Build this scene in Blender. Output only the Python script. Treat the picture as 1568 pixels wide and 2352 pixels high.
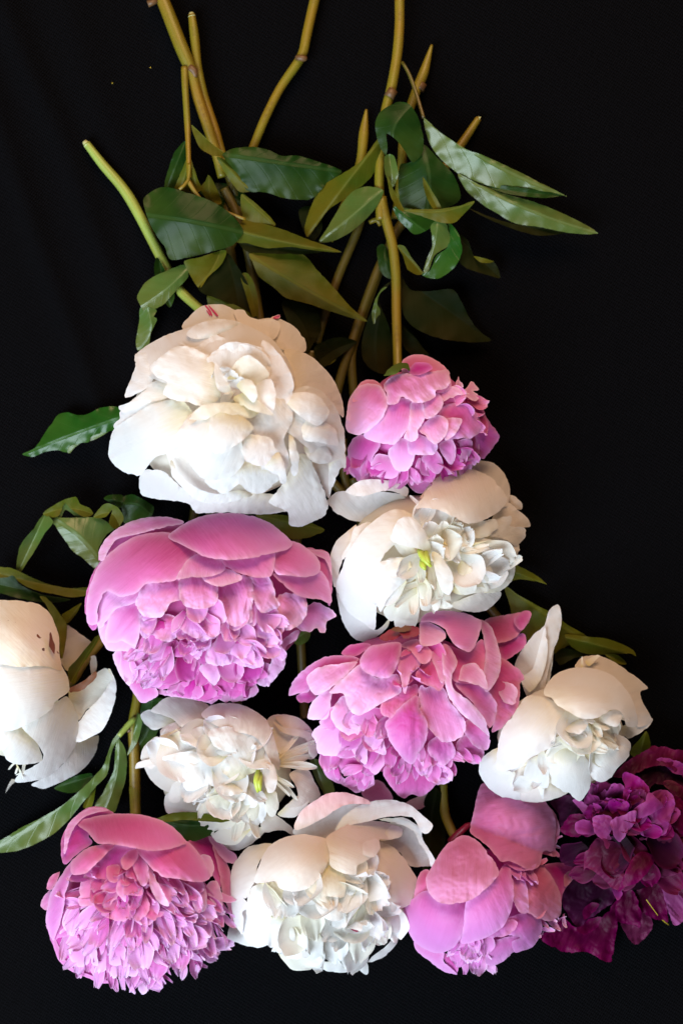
import bpy, math, random
import numpy as np
from mathutils import Vector, Matrix, noise
from mathutils.geometry import delaunay_2d_cdt

# ------------------------------------------------------------------ scene, camera, light
for o in list(bpy.data.objects):
    bpy.data.objects.remove(o, do_unlink=True)
scene = bpy.context.scene
COL = scene.collection
R = math.radians
S = 0.40 / 1568.0            # one layout unit in metres (the picture is 1568 units = 0.40 m wide on the cloth)
CAM_H = 0.95                 # camera height above the cloth, metres
D = CAM_H / S

cam_data = bpy.data.cameras.new('camera')
cam = bpy.data.objects.new('camera', cam_data)
COL.objects.link(cam)
cam.location = (0, 0, CAM_H)
cam_data.sensor_fit = 'HORIZONTAL'
cam_data.sensor_width = 36.0
cam_data.lens = 36.0 * CAM_H / 0.40
cam_data.clip_start = 0.02
cam_data.clip_end = 50
cam_data.dof.use_dof = True
cam_data.dof.focus_distance = CAM_H - 0.062
cam_data.dof.aperture_fstop = 9.0
scene.camera = cam
scene.render.resolution_x, scene.render.resolution_y = 682, 1024

world = bpy.data.worlds.new('World')
scene.world = world
world.use_nodes = True
world.node_tree.nodes['Background'].inputs[0].default_value = (1.0, 0.86, 0.74, 1)
world.node_tree.nodes['Background'].inputs[1].default_value = 0.08

def area(name, loc, target, size, energy, color, size_y=None):
    l = bpy.data.lights.new(name, 'AREA')
    l.shape = 'RECTANGLE'
    l.size, l.size_y = size, size_y or size
    l.energy, l.color = energy, color
    o = bpy.data.objects.new(name, l)
    COL.objects.link(o)
    o.location = loc
    o.rotation_euler = (Vector(target) - Vector(loc)).to_track_quat('-Z', 'Y').to_euler()
    return o
area('window_light', (-0.80, -0.85, 1.25), (0.0, -0.1, 0.03), 1.1, 63.0, (0.74, 0.88, 1.0), 1.3)
area('room_lamp', (0.10, 1.25, 1.10), (0.05, 0.1, 0.03), 0.9, 24.0, (1.0, 0.62, 0.36))

scene.view_settings.view_transform = 'Standard'
scene.view_settings.look = 'None'
scene.view_settings.gamma = 1.0
scene.view_settings.exposure = 0.0
scene.render.engine = 'CYCLES'
scene.cycles.max_bounces = 10
scene.cycles.diffuse_bounces = 5
scene.cycles.transmission_bounces = 6

# ------------------------------------------------------------------ materials
def new_mat(name):
    m = bpy.data.materials.new(name)
    m.use_nodes = True
    nt = m.node_tree
    for n in list(nt.nodes):
        nt.nodes.remove(n)
    return m, nt
class NT:
    def __init__(s, nt): s.nt = nt
    def n(s, t, **kw):
        x = s.nt.nodes.new(t)
        for k, v in kw.items():
            if k.startswith('i_'):
                key = k[2:]
                x.inputs[int(key) if key.isdigit() else key.replace('_', ' ')].default_value = v
            else:
                setattr(x, k, v)
        return x
    def l(s, a, b): s.nt.links.new(a, b)
    def math(s, op, a, b=None, c=None):
        x = s.n('ShaderNodeMath', operation=op)
        for i, v in enumerate((a, b, c)):
            if v is None: continue
            if isinstance(v, (int, float)): x.inputs[i].default_value = v
            else: s.l(v, x.inputs[i])
        return x.outputs[0]
    def mix(s, f, a, b, mode='MIX'):
        x = s.n('ShaderNodeMix', data_type='RGBA', blend_type=mode)
        for sock, v in ((x.inputs[0], f), (x.inputs[6], a), (x.inputs[7], b)):
            if isinstance(v, (int, float)): sock.default_value = v
            elif isinstance(v, tuple): sock.default_value = v
            else: s.l(v, sock)
        return x.outputs[2]
    def ramp(s, f, stops):
        x = s.n('ShaderNodeValToRGB')
        e = x.color_ramp.elements
        while len(e) < len(stops): e.new(0.5)
        for q, (p, c) in zip(e, stops):
            q.position = p
            q.color = c if len(c) == 4 else (*c, 1)
        s.l(f, x.inputs[0])
        return x.outputs[0]
def c4(c): return (c[0], c[1], c[2], 1)

def petal_mat(name, base, mid, tip, rough=0.5, trans=0.33, vein=0.12, edge=None, blush=None, blush_amt=0.5, spots=None, sheen=0.08, spec=0.22):
    m, nt = new_mat(name); N = NT(nt)
    at = N.n('ShaderNodeAttribute', attribute_name='pc')
    sep = N.n('ShaderNodeSeparateColor'); N.l(at.outputs['Color'], sep.inputs[0])
    v, ed = sep.outputs[0], sep.outputs[1]
    uv = N.n('ShaderNodeUVMap', uv_map='UVMap')
    mp = N.n('ShaderNodeMapping'); mp.inputs['Scale'].default_value = (26, 2.2, 1); N.l(uv.outputs[0], mp.inputs[0])
    vn = N.n('ShaderNodeTexNoise', i_Scale=2.0, i_Detail=4.0, i_Roughness=0.6); N.l(mp.outputs[0], vn.inputs['Vector'])
    tc = N.n('ShaderNodeTexCoord')
    big = N.n('ShaderNodeTexNoise', i_Scale=45.0, i_Detail=2.0); N.l(tc.outputs['Object'], big.inputs['Vector'])
    oi = N.n('ShaderNodeObjectInfo')
    vv = N.math('ADD', v, N.math('MULTIPLY', N.math('SUBTRACT', big.outputs[0], 0.5), 0.35))
    vv = N.math('ADD', vv, N.math('MULTIPLY', N.math('SUBTRACT', vn.outputs[0], 0.5), 0.35))
    col = N.ramp(vv, [(0.0, c4(base)), (0.38, c4(mid)), (0.95, c4(tip))])
    if edge is not None:
        col = N.mix(N.math('MULTIPLY', ed, 0.8), col, c4(edge))
    if blush is not None:
        bn = N.n('ShaderNodeTexNoise', i_Scale=24.0, i_Detail=1.0); N.l(tc.outputs['Object'], bn.inputs['Vector'])
        f = N.ramp(bn.outputs[0], [(0.45, (0, 0, 0)), (0.75, (1, 1, 1))])
        col = N.mix(N.math('MULTIPLY', f, blush_amt), col, c4(blush))
    hs = N.n('ShaderNodeHueSaturation')
    N.l(col, hs.inputs['Color'])
    N.l(N.math('ADD', N.math('MULTIPLY', oi.outputs['Random'], 0.14), 0.92), hs.inputs['Value'])
    N.l(N.math('ADD', N.math('MULTIPLY', oi.outputs['Random'], -0.18), 1.08), hs.inputs['Saturation'])
    col = hs.outputs[0]
    if spots is not None:
        sn = N.n('ShaderNodeTexNoise', i_Scale=spots[1], i_Detail=3.0, i_Roughness=0.65); N.l(tc.outputs['Object'], sn.inputs['Vector'])
        f = N.ramp(sn.outputs[0], [(spots[2], (0, 0, 0)), (spots[2] + 0.035, (1, 1, 1))])
        col = N.mix(f, col, c4(spots[0]))
    bp = N.n('ShaderNodeBump', i_Strength=0.16 + vein, i_Distance=0.0007)
    fine = N.n('ShaderNodeTexNoise', i_Scale=260.0, i_Detail=3.0); N.l(tc.outputs['Object'], fine.inputs['Vector'])
    N.l(N.math('ADD', vn.outputs[0], N.math('MULTIPLY', fine.outputs[0], 0.5)), bp.inputs['Height'])
    p = N.n('ShaderNodeBsdfPrincipled')
    p.inputs['Roughness'].default_value = rough
    p.inputs['Specular IOR Level'].default_value = spec
    p.inputs['Sheen Weight'].default_value = sheen
    p.inputs['Sheen Roughness'].default_value = 0.45
    N.l(col, p.inputs['Base Color']); N.l(bp.outputs[0], p.inputs['Normal'])
    t = N.n('ShaderNodeBsdfTranslucent'); N.l(col, t.inputs[0]); N.l(bp.outputs[0], t.inputs['Normal'])
    mx = N.n('ShaderNodeMixShader', i_0=trans); N.l(p.outputs[0], mx.inputs[1]); N.l(t.outputs[0], mx.inputs[2])
    out = N.n('ShaderNodeOutputMaterial'); N.l(mx.outputs[0], out.inputs[0])
    return m

def leaf_mat(name, col, col2, vein, rough=0.36, trans=0.12, spec=0.22, warm=(0.12, 0.075, 0.012), warm_amt=0.3):
    m, nt = new_mat(name); N = NT(nt)
    uv = N.n('ShaderNodeUVMap', uv_map='UVMap')
    sx = N.n('ShaderNodeSeparateXYZ'); N.l(uv.outputs[0], sx.inputs[0])
    tc = N.n('ShaderNodeTexCoord')
    nz = N.n('ShaderNodeTexNoise', i_Scale=38.0, i_Detail=4.0); N.l(tc.outputs['Object'], nz.inputs['Vector'])
    wob = N.math('MULTIPLY', N.math('SUBTRACT', nz.outputs[0], 0.5), 0.35)
    au = N.math('ABSOLUTE', sx.outputs[0])
    s = N.math('ADD', N.math('SUBTRACT', N.math('MULTIPLY', sx.outputs[1], 6.5), N.math('MULTIPLY', N.math('POWER', au, 0.7), 1.9)), wob)
    fr = N.math('ABSOLUTE', N.math('SUBTRACT', N.math('FRACT', s), 0.5))
    lat = N.ramp(fr, [(0.0, (1, 1, 1)), (0.045, (0, 0, 0))])
    mid = N.ramp(au, [(0.02, (1.8, 1.8, 1.8)), (0.06, (0.0, 0.0, 0.0))])
    veins = N.math('MAXIMUM', N.math('MULTIPLY', lat, 0.55), mid)
    patch = N.ramp(nz.outputs[0], [(0.38, (0, 0, 0)), (0.68, (1, 1, 1))])
    base = N.mix(patch, c4(col), c4(col2))
    wn = N.n('ShaderNodeTexNoise', i_Scale=17.0, i_Detail=2.0); N.l(tc.outputs['Object'], wn.inputs['Vector'])
    wf = N.ramp(wn.outputs[0], [(0.42, (0, 0, 0)), (0.66, (1, 1, 1))])
    base = N.mix(N.math('MULTIPLY', wf, warm_amt), base, c4(warm))
    cc = N.mix(N.math('MULTIPLY', veins, 0.20), base, c4(vein))
    bp = N.n('ShaderNodeBump', i_Strength=0.24, i_Distance=0.0008)
    N.l(N.math('SUBTRACT', N.math('MULTIPLY', nz.outputs[0], 0.8), N.math('MULTIPLY', veins, 0.8)), bp.inputs['Height'])
    p = N.n('ShaderNodeBsdfPrincipled', i_Roughness=rough)
    p.inputs['Specular IOR Level'].default_value = spec
    N.l(cc, p.inputs['Base Color']); N.l(bp.outputs[0], p.inputs['Normal'])
    t = N.n('ShaderNodeBsdfTranslucent'); N.l(cc, t.inputs[0])
    mx = N.n('ShaderNodeMixShader', i_0=trans); N.l(p.outputs[0], mx.inputs[1]); N.l(t.outputs[0], mx.inputs[2])
    out = N.n('ShaderNodeOutputMaterial'); N.l(mx.outputs[0], out.inputs[0])
    return m

def stem_mat(name, a, b, brown, amt=0.5):
    m, nt = new_mat(name); N = NT(nt)
    uv = N.n('ShaderNodeUVMap', uv_map='UVMap')
    mp = N.n('ShaderNodeMapping'); mp.inputs['Scale'].default_value = (7, 3.0, 1); N.l(uv.outputs[0], mp.inputs[0])
    nz = N.n('ShaderNodeTexNoise', i_Scale=1.6, i_Detail=5.0, i_Roughness=0.6); N.l(mp.outputs[0], nz.inputs['Vector'])
    tc = N.n('ShaderNodeTexCoord')
    n2 = N.n('ShaderNodeTexNoise', i_Scale=30.0, i_Detail=2.0); N.l(tc.outputs['Object'], n2.inputs['Vector'])
    c = N.mix(N.ramp(n2.outputs[0], [(0.35, (0, 0, 0)), (0.65, (1, 1, 1))]), c4(a), c4(b))
    c = N.mix(N.math('MULTIPLY', N.ramp(nz.outputs[0], [(0.58, (0, 0, 0)), (0.70, (1, 1, 1))]), amt), c, c4(brown))
    bp = N.n('ShaderNodeBump', i_Strength=0.4, i_Distance=0.0006); N.l(nz.outputs[0], bp.inputs['Height'])
    p = N.n('ShaderNodeBsdfPrincipled', i_Roughness=0.42)
    p.inputs['Subsurface Weight'].default_value = 0.15
    p.inputs['Subsurface Radius'].default_value = (0.002, 0.0015, 0.0004)
    N.l(c, p.inputs['Base Color']); N.l(bp.outputs[0], p.inputs['Normal'])
    out = N.n('ShaderNodeOutputMaterial'); N.l(p.outputs[0], out.inputs[0])
    return m

def plain_mat(name, col, rough=0.5, trans=0.0):
    m, nt = new_mat(name); N = NT(nt)
    tc = N.n('ShaderNodeTexCoord')
    nz = N.n('ShaderNodeTexNoise', i_Scale=120.0, i_Detail=4.0); N.l(tc.outputs['Object'], nz.inputs['Vector'])
    c = N.mix(nz.outputs[0], c4([x * 0.6 for x in col]), c4([min(1, x * 1.35) for x in col]))
    bp = N.n('ShaderNodeBump', i_Strength=0.5, i_Distance=0.0006); N.l(nz.outputs[0], bp.inputs['Height'])
    p = N.n('ShaderNodeBsdfPrincipled', i_Roughness=rough); N.l(c, p.inputs['Base Color']); N.l(bp.outputs[0], p.inputs['Normal'])
    out = N.n('ShaderNodeOutputMaterial')
    N.l(p.outputs[0], out.inputs[0])
    return m

WHITE = dict(base=(0.82, 0.75, 0.52), mid=(0.87, 0.855, 0.83), tip=(0.88, 0.88, 0.885))
M = {
 'white_blush': petal_mat('white_blush', base=(0.83, 0.76, 0.60), mid=(0.865, 0.84, 0.815), tip=(0.88, 0.87, 0.87), trans=0.44, blush=(0.84, 0.68, 0.68), blush_amt=0.22),
 'white': petal_mat('white', trans=0.44, **WHITE),
 'white_cream': petal_mat('white_cream', base=(0.79, 0.70, 0.36), mid=(0.865, 0.825, 0.69), tip=(0.88, 0.86, 0.80), trans=0.44),
 'white_warm_lit': petal_mat('white_warm_lit', base=(0.83, 0.74, 0.58), mid=(0.855, 0.79, 0.735), tip=(0.87, 0.835, 0.81), trans=0.44, blush=(0.82, 0.65, 0.59), blush_amt=0.28),  # warm lamp light put into the white petal colour as a peach tint
 'white_stained': petal_mat('white_stained', (0.80, 0.66, 0.36), (0.85, 0.76, 0.64), (0.86, 0.80, 0.72), spots=((0.20, 0.06, 0.015), 95.0, 0.675)),
 'white_rose_edge': petal_mat('white_rose_edge', (0.85, 0.74, 0.68), (0.82, 0.55, 0.55), (0.80, 0.46, 0.50), blush=(0.86, 0.80, 0.78), blush_amt=0.7),
 'pink': petal_mat('pink', (0.50, 0.028, 0.22), (0.72, 0.145, 0.47), (0.79, 0.28, 0.645), edge=(0.87, 0.54, 0.81), rough=0.38, vein=0.2),
 'pink_pale': petal_mat('pink_pale', (0.60, 0.05, 0.32), (0.79, 0.27, 0.62), (0.86, 0.45, 0.81), edge=(0.90, 0.66, 0.89), rough=0.38, vein=0.25),
 'pink_deep': petal_mat('pink_deep', (0.34, 0.006, 0.12), (0.59, 0.035, 0.31), (0.70, 0.11, 0.48), edge=(0.80, 0.34, 0.66), rough=0.4, vein=0.2),
 'pink_rose': petal_mat('pink_rose', (0.52, 0.03, 0.18), (0.72, 0.12, 0.35), (0.78, 0.21, 0.49), edge=(0.86, 0.45, 0.66), rough=0.42, vein=0.2),
 'pink_soft': petal_mat('pink_soft', (0.62, 0.15, 0.34), (0.69, 0.21, 0.43), (0.73, 0.27, 0.52), edge=(0.78, 0.38, 0.60), rough=0.5, vein=0.2),
 'pink_cool_lit': petal_mat('pink_cool_lit', (0.58, 0.08, 0.34), (0.71, 0.19, 0.53), (0.74, 0.27, 0.66), edge=(0.80, 0.40, 0.74), rough=0.5, vein=0.15),  # cool window light put into the pink as lilac
 'pink_warm_lit': petal_mat('pink_warm_lit', (0.50, 0.045, 0.15), (0.66, 0.14, 0.27), (0.72, 0.22, 0.40), edge=(0.80, 0.36, 0.54), rough=0.5, vein=0.15),  # warm lamp light put into the pink as salmon
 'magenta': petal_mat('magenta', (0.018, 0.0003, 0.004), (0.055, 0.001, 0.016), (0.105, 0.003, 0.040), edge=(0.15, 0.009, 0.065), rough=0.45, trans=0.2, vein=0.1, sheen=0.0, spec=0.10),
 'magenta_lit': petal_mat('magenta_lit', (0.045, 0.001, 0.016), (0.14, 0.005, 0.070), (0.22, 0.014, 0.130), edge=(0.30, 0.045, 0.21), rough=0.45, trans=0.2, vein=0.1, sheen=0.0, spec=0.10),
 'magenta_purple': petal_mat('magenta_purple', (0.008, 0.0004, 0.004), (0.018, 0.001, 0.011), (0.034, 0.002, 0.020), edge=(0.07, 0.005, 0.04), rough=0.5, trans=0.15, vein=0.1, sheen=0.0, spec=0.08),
 'red_sepal': plain_mat('red_sepal', (0.26, 0.012, 0.035), 0.4),
 'brown_edge': plain_mat('brown_edge', (0.16, 0.055, 0.018), 0.6),
 'red_streak': plain_mat('red_streak', (0.45, 0.03, 0.12), 0.5),
 'carpel': plain_mat('carpel', (0.42, 0.50, 0.06), 0.4),
 'stamen': plain_mat('stamen', (0.55, 0.40, 0.03), 0.5),
 'leaf_dark': leaf_mat('leaf_dark', (0.007, 0.030, 0.003), (0.014, 0.048, 0.005), (0.04, 0.08, 0.02), rough=0.40, spec=0.16, warm_amt=0.12),
 'leaf_green': leaf_mat('leaf_green', (0.010, 0.062, 0.005), (0.020, 0.085, 0.008), (0.06, 0.13, 0.03), rough=0.28, spec=0.35, warm_amt=0.1),
 'leaf_olive': leaf_mat('leaf_olive', (0.055, 0.078, 0.004), (0.090, 0.090, 0.005), (0.13, 0.14, 0.02), rough=0.5, spec=0.16, warm=(0.12, 0.078, 0.004), warm_amt=0.45),
 'leaf_pale': leaf_mat('leaf_pale', (0.060, 0.115, 0.022), (0.085, 0.125, 0.026), (0.15, 0.20, 0.08), rough=0.30, spec=0.42, warm=(0.11, 0.095, 0.010), warm_amt=0.4),
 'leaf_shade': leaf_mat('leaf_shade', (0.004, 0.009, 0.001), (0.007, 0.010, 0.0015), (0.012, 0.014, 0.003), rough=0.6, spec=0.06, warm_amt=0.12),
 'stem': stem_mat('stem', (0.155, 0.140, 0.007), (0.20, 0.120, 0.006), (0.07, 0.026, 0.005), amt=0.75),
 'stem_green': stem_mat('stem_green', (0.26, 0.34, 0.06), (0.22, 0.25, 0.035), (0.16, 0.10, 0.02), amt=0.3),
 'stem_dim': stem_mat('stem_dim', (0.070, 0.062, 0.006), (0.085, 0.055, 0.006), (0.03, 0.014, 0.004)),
 'cut': plain_mat('cut', (0.45, 0.48, 0.22), 0.6),
 'node': plain_mat('node', (0.12, 0.06, 0.02), 0.5),
}
def cloth_mat():
    m, nt = new_mat('black_cloth'); N = NT(nt)
    tc = N.n('ShaderNodeTexCoord')
    mp = N.n('ShaderNodeMapping'); mp.inputs['Rotation'].default_value = (0, 0, R(32)); N.l(tc.outputs['Object'], mp.inputs[0])
    w1 = N.n('ShaderNodeTexWave', wave_type='BANDS', bands_direction='X', i_Scale=250.0, i_Distortion=2.6, i_Detail=2.0)
    w1.inputs['Detail Scale'].default_value = 3.0
    w2 = N.n('ShaderNodeTexWave', wave_type='BANDS', bands_direction='Y', i_Scale=170.0, i_Distortion=3.0, i_Detail=2.0)
    N.l(mp.outputs[0], w1.inputs[0]); N.l(mp.outputs[0], w2.inputs[0])
    nz = N.n('ShaderNodeTexNoise', i_Scale=900.0, i_Detail=2.0); N.l(tc.outputs['Object'], nz.inputs['Vector'])
    h = N.math('ADD', N.math('MULTIPLY', w1.outputs[1], 0.7), N.math('ADD', N.math('MULTIPLY', w2.outputs[1], 0.4), N.math('MULTIPLY', nz.outputs[0], 0.5)))
    col = N.ramp(h, [(0.35, (0.0002, 0.0002, 0.00025)), (1.25, (0.0027, 0.0027, 0.0035))])
    bp = N.n('ShaderNodeBump', i_Strength=0.8, i_Distance=0.0006); N.l(h, bp.inputs['Height'])
    p = N.n('ShaderNodeBsdfPrincipled', i_Roughness=0.85)
    p.inputs['Specular IOR Level'].default_value = 0.03
    p.inputs['Sheen Weight'].default_value = 0.006
    p.inputs['Sheen Roughness'].default_value = 0.4
    N.l(col, p.inputs['Base Color']); N.l(bp.outputs[0], p.inputs['Normal'])
    out = N.n('ShaderNodeOutputMaterial'); N.l(p.outputs[0], out.inputs[0])
    return m
M['cloth'] = cloth_mat()

# ------------------------------------------------------------------ geometry helpers
def world_pt(px, py, z):
    k = (D - z) / D
    return Vector(((px - 784) * k * S, (1176 - py) * k * S, z * S))
class Crop:
    """a window of the photograph: (x0, y0, width in photo px, width of the enlarged view)"""
    def __init__(s, x0, y0, w, ow=1568):
        q = 1568 / 2731
        s.x0, s.y0, s.k = x0 * q, y0 * q, w / ow * q
    def __call__(s, pts):
        if isinstance(pts, str):
            pts = [float(a) for a in pts.split()]
        a = np.array(pts, float).reshape(-1, 2)
        return a * s.k + np.array([s.x0, s.y0])
def catmull(P, closed, step):
    P = np.asarray(P, float); n = len(P)
    out = []
    rng = range(n) if closed else range(n - 1)
    for i in rng:
        if closed:
            p0, p1, p2, p3 = P[(i - 1) % n], P[i], P[(i + 1) % n], P[(i + 2) % n]
        else:
            p0, p1, p2, p3 = P[max(i - 1, 0)], P[i], P[i + 1], P[min(i + 2, n - 1)]
        m = max(2, int(np.linalg.norm(p2 - p1) / step))
        t = (np.arange(m) / m)[:, None]
        T = 0.42
        m1, m2 = T * (p2 - p0), T * (p3 - p1)
        out.append((2*t**3 - 3*t**2 + 1)*p1 + (t**3 - 2*t**2 + t)*m1 + (-2*t**3 + 3*t**2)*p2 + (t**3 - t**2)*m2)
    if not closed: out.append(P[-1:])
    return np.vstack(out)
def inside(poly, pts):
    x, y = pts[:, 0], pts[:, 1]
    r = np.zeros(len(pts), bool)
    x1, y1 = poly[:, 0], poly[:, 1]
    x2, y2 = np.roll(x1, -1), np.roll(y1, -1)
    for a, b, c, d in zip(x1, y1, x2, y2):
        if b == d: continue
        cond = (b > y) != (d > y)
        r ^= cond & (x < (c - a) * (y - b) / (d - b) + a)
    return r
def nz(x, y, s): return noise.noise(Vector((x, y, s)))

def sheet_mesh(name, outline, zfun, jag=1.2, seed=0.0, target=1100, cuts=0.0):
    """triangulated sheet inside a closed outline; zfun(xy, edge_distance) -> z, v, u"""
    pts = catmull(outline, True, 3.4)
    # uneven edge
    nxt, prv = np.roll(pts, -1, 0), np.roll(pts, 1, 0)
    tg = nxt - prv
    tg /= (np.linalg.norm(tg, axis=1)[:, None] + 1e-9)
    nr = np.stack([tg[:, 1], -tg[:, 0]], 1)
    am = np.array([0.72 * jag * (1.0 * nz(p[0] / 5.5, p[1] / 5.5, seed) + 1.1 * nz(p[0] / 12, p[1] / 12, seed + 3) + 1.2 * nz(p[0] / 30, p[1] / 30, seed + 7) - 1.6 * max(0, nz(p[0] / 16, p[1] / 16, seed + 11) - 0.25) * 4) for p in pts])
    pts = pts + nr * am[:, None]
    x, y = pts[:, 0], pts[:, 1]
    A = 0.5 * abs(np.dot(x, np.roll(y, -1)) - np.dot(y, np.roll(x, -1)))
    g = min(6.5, max(2.8, math.sqrt(A / target)))
    lo, hi = pts.min(0), pts.max(0)
    gx = np.arange(lo[0], hi[0], g); gy = np.arange(lo[1], hi[1], g * 0.87)
    G = np.array([(a + (0.5 * g if j % 2 else 0), b) for j, b in enumerate(gy) for a in gx]) if len(gx) and len(gy) else np.zeros((0, 2))
    if len(G):
        G = G[inside(pts, G)]
    if len(G):
        dd = np.sqrt(((G[:, None, :] - pts[None]) ** 2).sum(2)).min(1)
        G = G[dd > g * 0.55]
    V = [Vector((float(a), float(b))) for a, b in pts] + [Vector((float(a), float(b))) for a, b in G]
    n = len(pts)
    res = delaunay_2d_cdt(V, [(i, (i + 1) % n) for i in range(n)], [], 1, 1e-4)
    xy = np.array([(v[0], v[1]) for v in res[0]])
    d = np.sqrt(((xy[:, None, :] - pts[None]) ** 2).sum(2)).min(1)
    z, v, u = zfun(xy, d)
    z = np.maximum(z, 2.0)
    W = np.array([world_pt(a, b, c) for (a, b), c in zip(xy, z)])
    c = W.mean(0)
    me = bpy.data.meshes.new(name)
    faces = []
    for f in res[2]:
        a, b, e = [xy[i] for i in f[:3]]
        cr = (b[0]-a[0])*(e[1]-a[1]) - (b[1]-a[1])*(e[0]-a[0])
        faces.append(tuple(f) if cr < 0 else tuple(reversed(f)))
    me.from_pydata((W - c).tolist(), [], faces)
    me.polygons.foreach_set('use_smooth', [True] * len(me.polygons))
    col = me.color_attributes.new('pc', 'FLOAT_COLOR', 'POINT')
    e = np.exp(-d / 7.0)
    buf = np.stack([np.clip(v, 0, 1), e, np.zeros_like(e), np.ones_like(e)], 1)
    col.data.foreach_set('color', buf.ravel())
    uvl = me.uv_layers.new(name='UVMap')
    li = np.zeros(len(me.loops), np.int32); me.loops.foreach_get('vertex_index', li)
    uvl.data.foreach_set('uv', np.stack([u, v], 1)[li].ravel())
    return me, Vector(c)

def add_obj(name, me, mat, parent=None, loc=None, rootloc=None, mtx=None):
    o = bpy.data.objects.new(name, me)
    COL.objects.link(o)
    if len(me.materials) == 0: me.materials.append(None)
    if mat is not None:
        o.material_slots[0].link = 'OBJECT'
        o.material_slots[0].material = mat
    if parent is not None:
        o.parent = parent
    off = rootloc if rootloc is not None else Vector((0, 0, 0))
    if mtx is not None:
        o.matrix_basis = Matrix.Translation(-off) @ mtx
    elif loc is not None:
        o.location = Vector(loc) - off
    return o

# small shared petals: unit length along +Y, face up +Z
def spoon_mesh(kind, seed):
    rnd = random.Random(seed)
    nu, nv = 14, 14
    W, bend, cup, ruf, notch = {
      'broad':  (0.42, rnd.uniform(-0.3, 0.8), rnd.uniform(0.1, 0.35), 0.06, 0.06),
      'narrow': (0.17, rnd.uniform(-0.2, 0.9), rnd.uniform(0.05, 0.3), 0.05, 0.16),
      'strap':  (0.10, rnd.uniform(-0.5, 0.9), rnd.uniform(0.1, 0.3), 0.03, 0.05),
      'frill':  (0.34, rnd.uniform(-0.5, 1.0), rnd.uniform(-0.1, 0.5), 0.10, 0.12)}[kind]
    vs, uv, fs = [], [], []
    y = z = 0.0
    prev = 0.0
    for j in range(nv + 1):
        v = j / nv
        ang = bend * v * v * 1.4
        dv = v - prev; prev = v
        y += math.cos(ang) * dv; z += math.sin(ang) * dv
        w = W * (0.22 + 0.78 * math.sin(math.pi * min(1, (0.10 + 0.80 * v ** 1.15)) ** 1.1)) if kind != 'strap' else W * (0.55 + 0.45 * math.sin(math.pi * (0.1 + 0.75 * v)))
        for i in range(nu + 1):
            u = i / nu * 2 - 1
            tipc = (1 - u * u) * 0.10 - notch * (abs(noise.noise(Vector((u * 2.3, seed * 3.1, 0)))) * 1.2 + 0.7 * abs(noise.noise(Vector((u * 6.1, seed * 1.3, 4)))))
            yy = y + tipc * max(0, v - 0.55) / 0.45 * math.cos(ang)
            zz = z + cup * w * u * u + ruf * v * v * noise.noise(Vector((u * 2.2, v * 2.0, seed * 1.7))) * (1 + abs(u)) - 0.02 * (0.3 + v) * abs(noise.noise(Vector((u * 5.0, v * 1.2, seed * 2.9))))
            xx = u * w * (1 + 0.12 * noise.noise(Vector((v * 3, seed, u)))) + 0.05 * v * noise.noise(Vector((v * 1.3, seed * 2.2, 5)))
            vs.append((xx, yy, zz)); uv.append((u * 0.6 + seed, v, max(0, 1 - (1 - abs(u)) / 0.2, 1 - (1 - v) / 0.13)))
    for j in range(nv):
        for i in range(nu):
            a = j * (nu + 1) + i
            fs.append((a, a + 1, a + nu + 2, a + nu + 1))
    me = bpy.data.meshes.new('petal')
    me.from_pydata(vs, [], fs)
    me.polygons.foreach_set('use_smooth', [True] * len(me.polygons))
    col = me.color_attributes.new('pc', 'FLOAT_COLOR', 'POINT')
    col.data.foreach_set('color', np.array([(q[1], min(1, q[2]), 0, 1) for q in uv]).ravel())
    uvl = me.uv_layers.new(name='UVMap')
    li = np.zeros(len(me.loops), np.int32); me.loops.foreach_get('vertex_index', li)
    uvl.data.foreach_set('uv', np.array([(q[0], q[1]) for q in uv])[li].ravel())
    me.materials.append(None)
    return me
SPOON = {k: [spoon_mesh(k, i + 1 + 20 * q) for i in range(9)] for q, k in enumerate(('broad', 'narrow', 'strap', 'frill'))}

def tube_mesh(pts, rad, name, sides=10, noise_amp=0.06, seed=0.0, step=10.0, world=True):
    """pts: list of (px, py, z); rad: list of radii in units, swept tube with end caps"""
    P = np.array([tuple(p) + (r,) for p, r in zip(pts, rad)], float)
    C = catmull(P, False, step)
    W = [world_pt(a, b, c) for a, b, c, _ in C]
    rr = C[:, 3] * S * 0.9
    vs, fs, uv = [], [], []
    n = len(W); L = 0
    up = Vector((0, 0, 1))
    for i in range(n):
        t = (W[min(i + 1, n - 1)] - W[max(i - 1, 0)]).normalized()
        sd = t.cross(up)
        if sd.length < 1e-4: sd = Vector((1, 0, 0))
        sd.normalize(); u2 = sd.cross(t).normalized()
        if i: L += (W[i] - W[i - 1]).length
        for k in range(sides):
            a = 2 * math.pi * k / sides
            r = rr[i] * (1 + noise_amp * noise.noise(Vector((math.cos(a) * 1.5, math.sin(a) * 1.5, L * 60 + seed))))
            vs.append(W[i] + (sd * math.cos(a) + u2 * math.sin(a)) * r)
            uv.append((math.sin(a) * 0.5, L * 14))
    for i in range(n - 1):
        for k in range(sides):
            a, b = i * sides + k, i * sides + (k + 1) % sides
            fs.append((a, b, b + sides, a + sides))
    c0, c1 = len(vs), len(vs) + 1
    vs += [W[0], W[-1]]; uv += [(0, 0), (0, L * 14)]
    for k in range(sides):
        fs.append((c0, (k + 1) % sides, k)); fs.append((c1, (n - 1) * sides + k, (n - 1) * sides + (k + 1) % sides))
    c = Vector(np.array(vs).mean(0))
    me = bpy.data.meshes.new(name)
    me.from_pydata([v - c for v in vs], [], fs)
    me.polygons.foreach_set('use_smooth', [True] * len(me.polygons))
    uvl = me.uv_layers.new(name='UVMap')
    li = np.zeros(len(me.loops), np.int32); me.loops.foreach_get('vertex_index', li)
    uvl.data.foreach_set('uv', np.array(uv)[li].ravel())
    return me, c

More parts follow.
